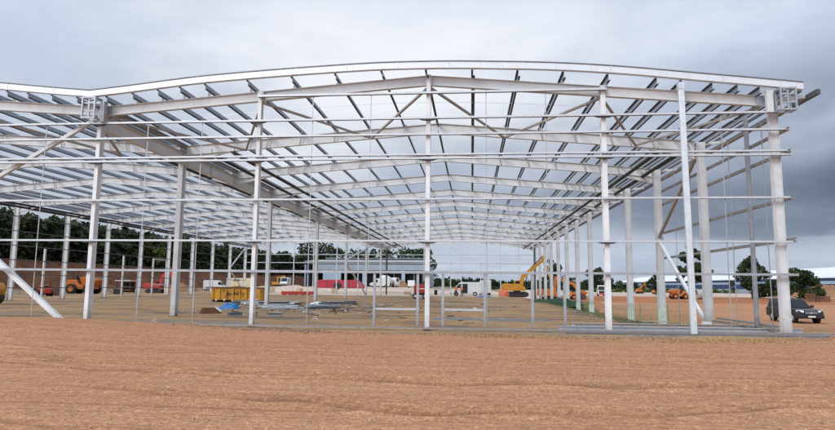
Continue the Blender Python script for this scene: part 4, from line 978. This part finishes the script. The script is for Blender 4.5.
# ------------------------------------------------------------------ heaps
def mound(name, label, loc, sx, sy, h, m, seed):
    n = 34; vs = []; fs = []
    for i in range(n + 1):
        for j in range(n + 1):
            u, w = i/n*2-1, j/n*2-1; rr = math.hypot(u, w)
            nn = noise.fractal(V((u*2+seed, w*2, 2)), 1, 2, 4)
            z = h * max(0, 1 - rr**1.6) * (.8 + .45*nn); vs.append((u*sx, w*sy, z - .15*(rr > .95)))
    for i in range(n):
        for j in range(n): a = i*(n+1)+j; fs.append((a, a+n+1, a+n+2, a+1))
    me = bpy.data.meshes.new(name); me.from_pydata(vs, [], fs); me.materials.append(M[m])
    for p in me.polygons: p.use_smooth = True
    o = bpy.data.objects.new(name, me); COL.objects.link(o); o.location = (loc[0], loc[1], H(*loc) - .05); return tag(o, label, 'earth heap', 'earth heaps', None)
mound('earth_mound', 'brown earth mound beside the rounded dark tree at the right edge', (118, 188), 17, 8, 4.6, 'earth', 1)
mound('earth_mound', 'brown earth mound in front of the far building, right of the mixer lorry', (-22.5, 160), 3.2, 3, 2.9, 'earth', 4)
mound('earth_mound', 'long low pale rubble mound behind the red barriers', (-44, 112), 12, 4, 1.3, 'rubble', 8)
mound('earth_mound', 'low pinkish rubble mound behind the white van', (12, 112), 10, 5, 1.1, 'rubble', 11)
mound('earth_mound', 'dark earth mound left of the white van beside the bank', (-64, 100), 4, 7, 2.2, 'earth', 15)

# ------------------------------------------------------------------ far buildings
hall = thing('warehouse', 'pale grey warehouse with dark open bays and blue columns behind the frame', 'warehouse', (0, 195, 1.1))
def bp(name, m, x0, x1, y0, y1, z0, z1, parent=hall, bev=0):
    mb = MB(); mb.box(x0, x1, y0, y1, z0, z1); return mb.build(name, m, parent, bev)
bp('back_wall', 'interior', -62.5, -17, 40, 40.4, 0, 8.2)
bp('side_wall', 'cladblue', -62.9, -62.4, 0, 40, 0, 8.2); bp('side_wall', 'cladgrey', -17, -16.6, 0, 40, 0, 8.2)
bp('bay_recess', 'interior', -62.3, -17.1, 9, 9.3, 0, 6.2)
bp('fascia', 'cladgrey', -59.2, -16.4, -.6, .0, 6.2, 8.3)
bp('fascia_band', 'darkclad', -60.2, -16.2, -.2, 6, 8.31, 9.2)
bp('soffit', 'darkclad', -62.4, -17, .01, 9.3, 6.21, 6.3)
mb = MB(); mb.hexa([(-63, -.5, 9.21), (-16, -.5, 9.21), (-16, 20, 10.6), (-63, 20, 10.6)], [(-63, -.5, 9.4), (-16, -.5, 9.4), (-16, 20, 10.8), (-63, 20, 10.8)]); rf = mb.build('roof', 'roofgrey', hall)
bp('roof_step', 'darkclad', -60, -19, 20, 20.3, 10.81, 11.5)
mb = MB(); mb.hexa([(-60, 20, 11.5), (-19, 20, 11.5), (-19, 40, 12.2), (-60, 40, 12.2)], [(-60, 20, 11.65), (-19, 20, 11.65), (-19, 40, 12.4), (-60, 40, 12.4)]); mb.build('upper_roof', 'roofgrey', hall)
bp('wall_panel', 'cladblue', -55.7, -48.8, -.35, 0, 0, 6.19)
for x in (-40.0, -25.3): bp('column', 'cladblue', x - .65, x + .65, -.4, 0, 0, 6.19)
for x in (-61.5, -33.0, -18.0, -47.0): bp('column', 'darkclad', x - .4, x + .4, -.35, .1, 0, 6.19)
for x in np.arange(-57, -18, 3.9): bp('joint', 'roofgrey', x, x + .09, -.62, -.601, 6.2, 8.3)
for x in (-58.4, -44.2, -36.6, -29.2, -21.6): bp('mullion', 'roofgrey', x, x + .22, 2, 2.2, 0, 6.19)
for k in range(5): bp('shutter', 'darkclad', -46.5 + k*5.6, -43.0 + k*5.6, 8.7, 8.95, 0, 4.6)

shed = thing('distribution_shed', 'long low distribution shed with blue wall and white roof at the right', 'warehouse', (150, 0, -1))
mb = MB(); mb.box(0, 60, 205, 620, 0, 7.4); mb.build('wall', 'farblue', shed)
mb = MB(); mb.box(-.3, -.05, 205, 620, 4.9, 6.2); mb.build('pale_band', 'cladblue', shed)
mb = MB()
for k in range(60): mb.box(-.28, -.06, 206 + k*6.9, 206 + k*6.9 + .5, .2, 4.8)
mb.build('wall_rib', 'farblue', shed)
mb = MB(); mb.hexa([(-1, 203, 7.45), (30, 203, 13.2), (30, 622, 13.2), (-1, 622, 7.45)], [(-1, 203, 7.9), (30, 203, 13.7), (30, 622, 13.7), (-1, 622, 7.9)]); mb.hexa([(30.02, 203, 13.2), (61, 203, 7.45), (61, 622, 7.45), (30.02, 622, 13.2)], [(30.02, 203, 13.7), (61, 203, 7.9), (61, 622, 7.9), (30.02, 622, 13.7)]); mb.build('roof', 'farroof', shed)
mb = MB(); mb.box(-3, -2, 215, 600, 0, 2.4); mb.build('yard_wall', 'cladgrey', shed)

# ------------------------------------------------------------------ trees
def leafcloud(blobs, n, size, r):
    w = np.array([b[3]**2 for b in blobs]); w = w / w.sum(); ch = r.choice(len(blobs), n, p=w)
    C_ = np.array([b[:3] for b in blobs])[ch]; R_ = np.array([b[3] for b in blobs])[ch]
    d = r.standard_normal((n, 3)); d /= np.linalg.norm(d, axis=1)[:, None]
    rad = R_ * (.45 + .62 * r.random(n) ** .6)
    P = C_ + d * rad[:, None] * np.array([1, 1, .85])
    nr = d + .9 * r.standard_normal((n, 3)); nr /= np.linalg.norm(nr, axis=1)[:, None]
    a = np.cross(nr, r.standard_normal((n, 3))); a /= np.linalg.norm(a, axis=1)[:, None]; b = np.cross(nr, a)
    s = size * (.55 + .9 * r.random(n))[:, None]
    q = np.stack([P - a*s, P - b*s*.6, P + a*s, P + b*s*.6], 1)
    return q.reshape(-1, 3)
def quads_mesh(name, pts, m, parent=None):
    me = bpy.data.meshes.new(name); n = len(pts)//4
    me.vertices.add(len(pts)); me.vertices.foreach_set('co', pts.astype(np.float32).ravel())
    me.loops.add(len(pts)); me.loops.foreach_set('vertex_index', np.arange(len(pts), dtype=np.int32))
    me.polygons.add(n); me.polygons.foreach_set('loop_start', np.arange(0, len(pts), 4, dtype=np.int32))
    me.update(calc_edges=True); me.materials.append(M[m])
    o = bpy.data.objects.new(name, me); COL.objects.link(o)
    if parent: o.parent = parent
    return o
def tree(name, label, loc, h, w, seed, n=2600, leaf=.42, m='leafA', trunkh=.22, blobs=None):
    r = np.random.default_rng(seed); t = thing(name, label, 'tree', (loc[0], loc[1], H(*loc) - .1), 0, 'trees beyond the site')
    tr = MB(); top = V((0, 0, h*.6)); tr.cyl((0, 0, 0), (0, 0, h*trunkh), .03*h, .022*h, 10); tr.cyl((0, 0, h*trunkh), top, .022*h, .008*h, 8)
    if blobs is None:
        blobs = []
        for k in range(22):
            a = r.random()*6.28; q = r.random(); rr = w*.5*(.25 + .62*math.sqrt(r.random()))*(1 - .4*max(0, q - .5)*2)
            blobs.append((rr*math.cos(a), rr*math.sin(a), h*(trunkh + .08 + (.9 - trunkh - .16)*q), w*(.06 + .10*r.random())))
        for k in range(6):
            a = r.random()*6.28; blobs.append((w*.42*math.cos(a), w*.42*math.sin(a), h*(trunkh + .06 + .35*r.random()), w*(.06 + .07*r.random())))
        for k in range(4): blobs.append((w*.3*(r.random() - .5), w*.3*(r.random() - .5), h*(.86 + .1*r.random()), w*(.05 + .05*r.random())))
        blobs.append((0, 0, h*.55, w*.20))
    for b in blobs[:10]:
        st = V((0, 0, h*(trunkh + .1*r.random()))); en = V(b[:3]); md = st.lerp(en, .5) + V((0, 0, -.03*h)); tr.cyl(st, md, .010*h, .006*h, 6); tr.cyl(md, en, .006*h, .002*h, 6)
    tr.build('trunk', 'bark', t); quads_mesh('crown', leafcloud(blobs, n, leaf, r), m, t)
tree('oak_tree', 'broad dark oak left of the right corner column', (78, 150), 12.0, 12.5, 11, 8600, .27, trunkh=.05)
tree('oak_tree', 'low rounded dark tree right of the corner column', (90.5, 150), 8.4, 11.5, 12, 7200, .27, trunkh=.02)
tree('tall_tree', 'tall dark tree behind the silver post, bare limb to the right', (58.5, 140), 14.5, 8.5, 13, 6000, .27)
tree('small_tree', 'small slender tree left of the second inner column on the right', (66.8, 200), 8.3, 4.5, 14, 1300, .4)
tree('bushy_tree', 'bushy dark tree just left of the right gable post', (46.0, 200), 10.0, 11.0, 15, 4600, .32, trunkh=.12)
tree('bushy_tree', 'dark bushy tree seen between the far right columns', (22.8, 150), 11.0, 9.0, 16, 5200, .3, trunkh=.12)
tree('bushy_tree', 'low dark tree right of the bushy tree by the gable post', (39.0, 210), 6.5, 8.0, 17, 1500, .42, trunkh=.12)
# bare limb
mb = MB(); mb.tube([(0, 0, 4.2), (2.2, 0, 5.2), (3.4, 0, 6.6), (4.6, 0, 7.0)], .12, 6); mb.tube([(3.4, 0, 6.6), (4.0, 0, 8.0)], .08, 6)
tt = [o for o in bpy.data.objects if o.name.startswith('tall_tree')][0]; mb.build('bare_limb', 'bark', tt)
quads = leafcloud([(4.6, 0, 7.2, .9), (4.0, 0, 8.0, .7), (2.4, 0, 5.4, .7)], 260, .28, np.random.default_rng(4)); quads_mesh('limb_leaves', quads, 'leafA', tt)

# the woods on the left bank and behind the far building: one mass
def wood(name, places, per, leaf, m, seed, label=None):
    r = np.random.default_rng(seed); allq = []; trunks = MB()
    for (x, y, h, w) in places:
        z = H(x, y); bl = []
        for k in range(7):
            a = r.random()*6.28; q = r.random(); rr = w*.42*math.sqrt(r.random())*(1 - .5*q)
            bl.append((x + rr*math.cos(a), y + rr*math.sin(a), z + h*(.22 + .68*q), w*(.17 + .13*r.random())))
        bl.append((x, y, z + h*.9, w*.16)); bl += [(x + w*.3*(r.random()-.5)*2, y + w*.3*(r.random()-.5)*2, z + h*(.04 + .12*r.random()), w*.30) for _ in range(3)]; allq.append(leafcloud(bl, per, leaf, r))
        trunks.cyl((x, y, z - .2), (x, y, z + h*.6), .16, .07, 6)
    o = quads_mesh(name, np.concatenate(allq), m); o['kind'] = 'stuff'; return o, trunks
pl_ = []
r = random.Random(3)
for y in np.arange(-6, 262, 3.4):
    for x, sp in ((-77.5, 1.2), (-81.5, 1.6), (-86, 2)):
        pl_.append((x + r.uniform(-sp, sp), y + r.uniform(-1.6, 1.6), r.uniform(7.2, 9.4) + .8*noise.noise(V((y*.06, x*.1, 0))), r.uniform(5, 7.5)))
for x in np.arange(-84, -21, 3.6):
    pl_.append((x, 262 + r.uniform(-4, 4), r.uniform(17.8, 19.2), 9)); pl_.append((x + 2, 270 + r.uniform(-4, 4), r.uniform(18.2, 20.2), 9))
ow, trk = wood('woodland', pl_, 560, .60, 'leafB', 5); tk = trk.build('woodland_trunks', 'bark'); tk['kind'] = 'stuff'
pl_ = []
for x in np.arange(-70, 150, 3.4):
    pl_.append((x + r.uniform(-2, 2), 500 + r.uniform(-12, 12), r.uniform(5.5, 8.5), 8))
for x in np.arange(-300, 700, 16): pl_.append((x, 1000 + r.uniform(-60, 60), r.uniform(9, 14), 24))
of, trk = wood('distant_woodland', pl_, 260, 1.1, 'leafB', 6)
# olive trees along the front of the wood
for i, (x, y, h, w, lab) in enumerate(((-74.6, 52, 8.2, 6.0, 'olive green tree at the edge of the wood, left of the second left wall column'), (-74.4, 108, 7.5, 5.6, 'olive green tree at the edge of the wood, beyond the red digger'))):
    tree('olive_tree', lab, (x, y), h, w, 30 + i, 1800, .36, 'leafC', trunkh=.12)
# hedge of scrub in front of the blue shed
pl_ = [(x, 330 + r.uniform(-6, 6), r.uniform(1.6, 2.6), 5) for x in np.arange(70, 260, 3.2)]
oh, trk = wood('scrub', pl_, 120, .6, 'leafC', 8)

# ------------------------------------------------------------------ world, sun, camera
W = bpy.data.worlds.new('World'); S.world = W; W.use_nodes = True
nt = W.node_tree; N, L = nt.nodes, nt.links; N.clear()
SUN_EL, SUN_AZ = math.radians(36), math.radians(218)                # azimuth clockwise from +Y: behind the viewer, a little left
out = N.new('ShaderNodeOutputWorld'); bg1 = N.new('ShaderNodeBackground'); bg2 = N.new('ShaderNodeBackground'); mixs = N.new('ShaderNodeMixShader')
sky = N.new('ShaderNodeTexSky'); sky.sky_type = 'NISHITA'; sky.sun_disc = False; sky.sun_elevation = SUN_EL; sky.sun_rotation = SUN_AZ; sky.air_density = 1.2; sky.dust_density = 2.0
L.new(sky.outputs['Color'], bg1.inputs['Color']); bg1.inputs['Strength'].default_value = .09
tc = N.new('ShaderNodeTexCoord'); sep = N.new('ShaderNodeSeparateXYZ'); L.new(tc.outputs['Generated'], sep.inputs['Vector'])
def mth(op, a, c=0.0, clamp=False):
    x = N.new('ShaderNodeMath'); x.operation = op; x.use_clamp = clamp
    for sck, val in ((x.inputs[0], a), (x.inputs[1], c)):
        if isinstance(val, (int, float)): sck.default_value = val
        else: L.new(val, sck)
    return x.outputs[0]
def mrange(v, a, b, lo, hi):
    x = N.new('ShaderNodeMapRange'); x.interpolation_type = 'SMOOTHSTEP'; L.new(v, x.inputs['Value'])
    for k, q in (('From Min', a), ('From Max', b), ('To Min', lo), ('To Max', hi)): x.inputs[k].default_value = q
    return x.outputs['Result']
def cmix(f, a, c):
    x = N.new('ShaderNodeMixRGB')
    for sck, val in ((x.inputs['Fac'], f), (x.inputs['Color1'], a), (x.inputs['Color2'], c)):
        if isinstance(val, (int, float)): sck.default_value = val
        elif isinstance(val, tuple): sck.default_value = (*val, 1)
        else: L.new(val, sck)
    return x.outputs['Color']
def wn(scale, zs, det, rough, off=0.0):
    mp = N.new('ShaderNodeMapping'); mp.inputs['Scale'].default_value = (1, 1, zs); mp.inputs['Location'].default_value = (off, off*.7, 0); L.new(tc.outputs['Generated'], mp.inputs['Vector'])
    n = N.new('ShaderNodeTexNoise'); n.inputs['Scale'].default_value = scale; n.inputs['Detail'].default_value = det; n.inputs['Roughness'].default_value = rough
    L.new(mp.outputs['Vector'], n.inputs['Vector']); return n.outputs['Fac']
X_, Y_, Z_ = sep.outputs
n1 = wn(2.0, 2.2, 4, .5); n2 = wn(3.6, 2.8, 5, .52, 3.0); n3 = wn(3.0, 7.0, 5, .6, 7.0)
zz = mth('ADD', Z_, mth('ADD', mth('MULTIPLY', mth('SUBTRACT', n1, .5), .26), mth('MULTIPLY', mth('SUBTRACT', n2, .5), .10)))
low = mrange(zz, .37, .11, 0, 1)                    # deep cloud bank low in the sky
near = mrange(zz, .03, .10, 0, 1)                   # paler gap right at the horizon
rt = mrange(X_, -.2, .6, 0.34, 1.0)
bank = mth('MULTIPLY', mth('MULTIPLY', low, near), rt)
bright = cmix(mrange(n2, .35, .68, 0, 1), (.53, .60, .735), (.68, .735, .85))
band = mth('MULTIPLY', mth('MULTIPLY', mrange(zz, .16, .30, 0, 1), mrange(zz, .50, .38, 0, 1)), mth('MULTIPLY', mrange(X_, -.75, -.2, 0, 1), mrange(X_, .38, .0, 0, 1)))
bright = cmix(mth('MULTIPLY', band, mrange(n2, .3, .6, .45, 1.0)), bright, (.86, .885, .93))
bright = cmix(mrange(n1, .58, .74, 0, .8), bright, (.86, .885, .93))
dark = cmix(mrange(n2, .3, .7, 0, 1), (.062, .084, .132), (.13, .168, .245))
hor = cmix(mrange(n3, .4, .65, 0, 1), (.25, .315, .42), (.46, .53, .64))
cl = cmix(bank, bright, dark)
cl = cmix(mth('MULTIPLY', mrange(Z_, .14, .02, 0, 1), mrange(n3, .38, .6, .25, .95)), cl, hor)
# the side of the sky towards the veiled sun is brighter
sd = V((math.sin(SUN_AZ)*math.cos(SUN_EL), math.cos(SUN_AZ)*math.cos(SUN_EL), math.sin(SUN_EL)))
dp = N.new('ShaderNodeVectorMath'); dp.operation = 'DOT_PRODUCT'; L.new(tc.outputs['Generated'], dp.inputs[0]); dp.inputs[1].default_value = sd
gl = mrange(dp.outputs['Value'], .0, .9, 1.0, 2.1)
L.new(cl, bg2.inputs['Color']); L.new(gl, bg2.inputs['Strength'])
mixs.inputs['Fac'].default_value = .93
L.new(bg1.outputs[0], mixs.inputs[1]); L.new(bg2.outputs[0], mixs.inputs[2]); L.new(mixs.outputs[0], out.inputs['Surface'])

sl = bpy.data.lights.new('sun', 'SUN'); sl.energy = 1.5; sl.angle = math.radians(22); sl.color = (1, .965, .92)
so = bpy.data.objects.new('sun', sl); COL.objects.link(so); so.rotation_mode = 'QUATERNION'; so.rotation_quaternion = sd.to_track_quat('Z', 'Y')

cam = bpy.data.cameras.new('camera'); co = bpy.data.objects.new('camera', cam); COL.objects.link(co); S.camera = co
cam.sensor_fit = 'HORIZONTAL'; cam.sensor_width = 36; cam.lens = 36 * 589.97 / 835; cam.clip_start = .1; cam.clip_end = 9000
pi_, ya, ro = .1188, .09216, .00904
c_, s_, cp, sp, cr, sr = math.cos(ya), math.sin(ya), math.cos(pi_), math.sin(pi_), math.cos(ro), math.sin(ro)
rv = V((c_, s_, 0)); fv = V((-s_*cp, c_*cp, sp)); uv = V((s_*sp, -c_*sp, cp))
R_ = rv*cr + uv*sr; U_ = uv*cr - rv*sr
co.matrix_world = Matrix(((R_.x, U_.x, -fv.x, 0), (R_.y, U_.y, -fv.y, -24), (R_.z, U_.z, -fv.z, 1.784), (0, 0, 0, 1)))
vs_ = S.view_settings; vs_.view_transform = 'Standard'; vs_.look = 'None'; vs_.exposure = .14; vs_.gamma = 1; vs_.use_curve_mapping = False
S.cycles.max_bounces = 6
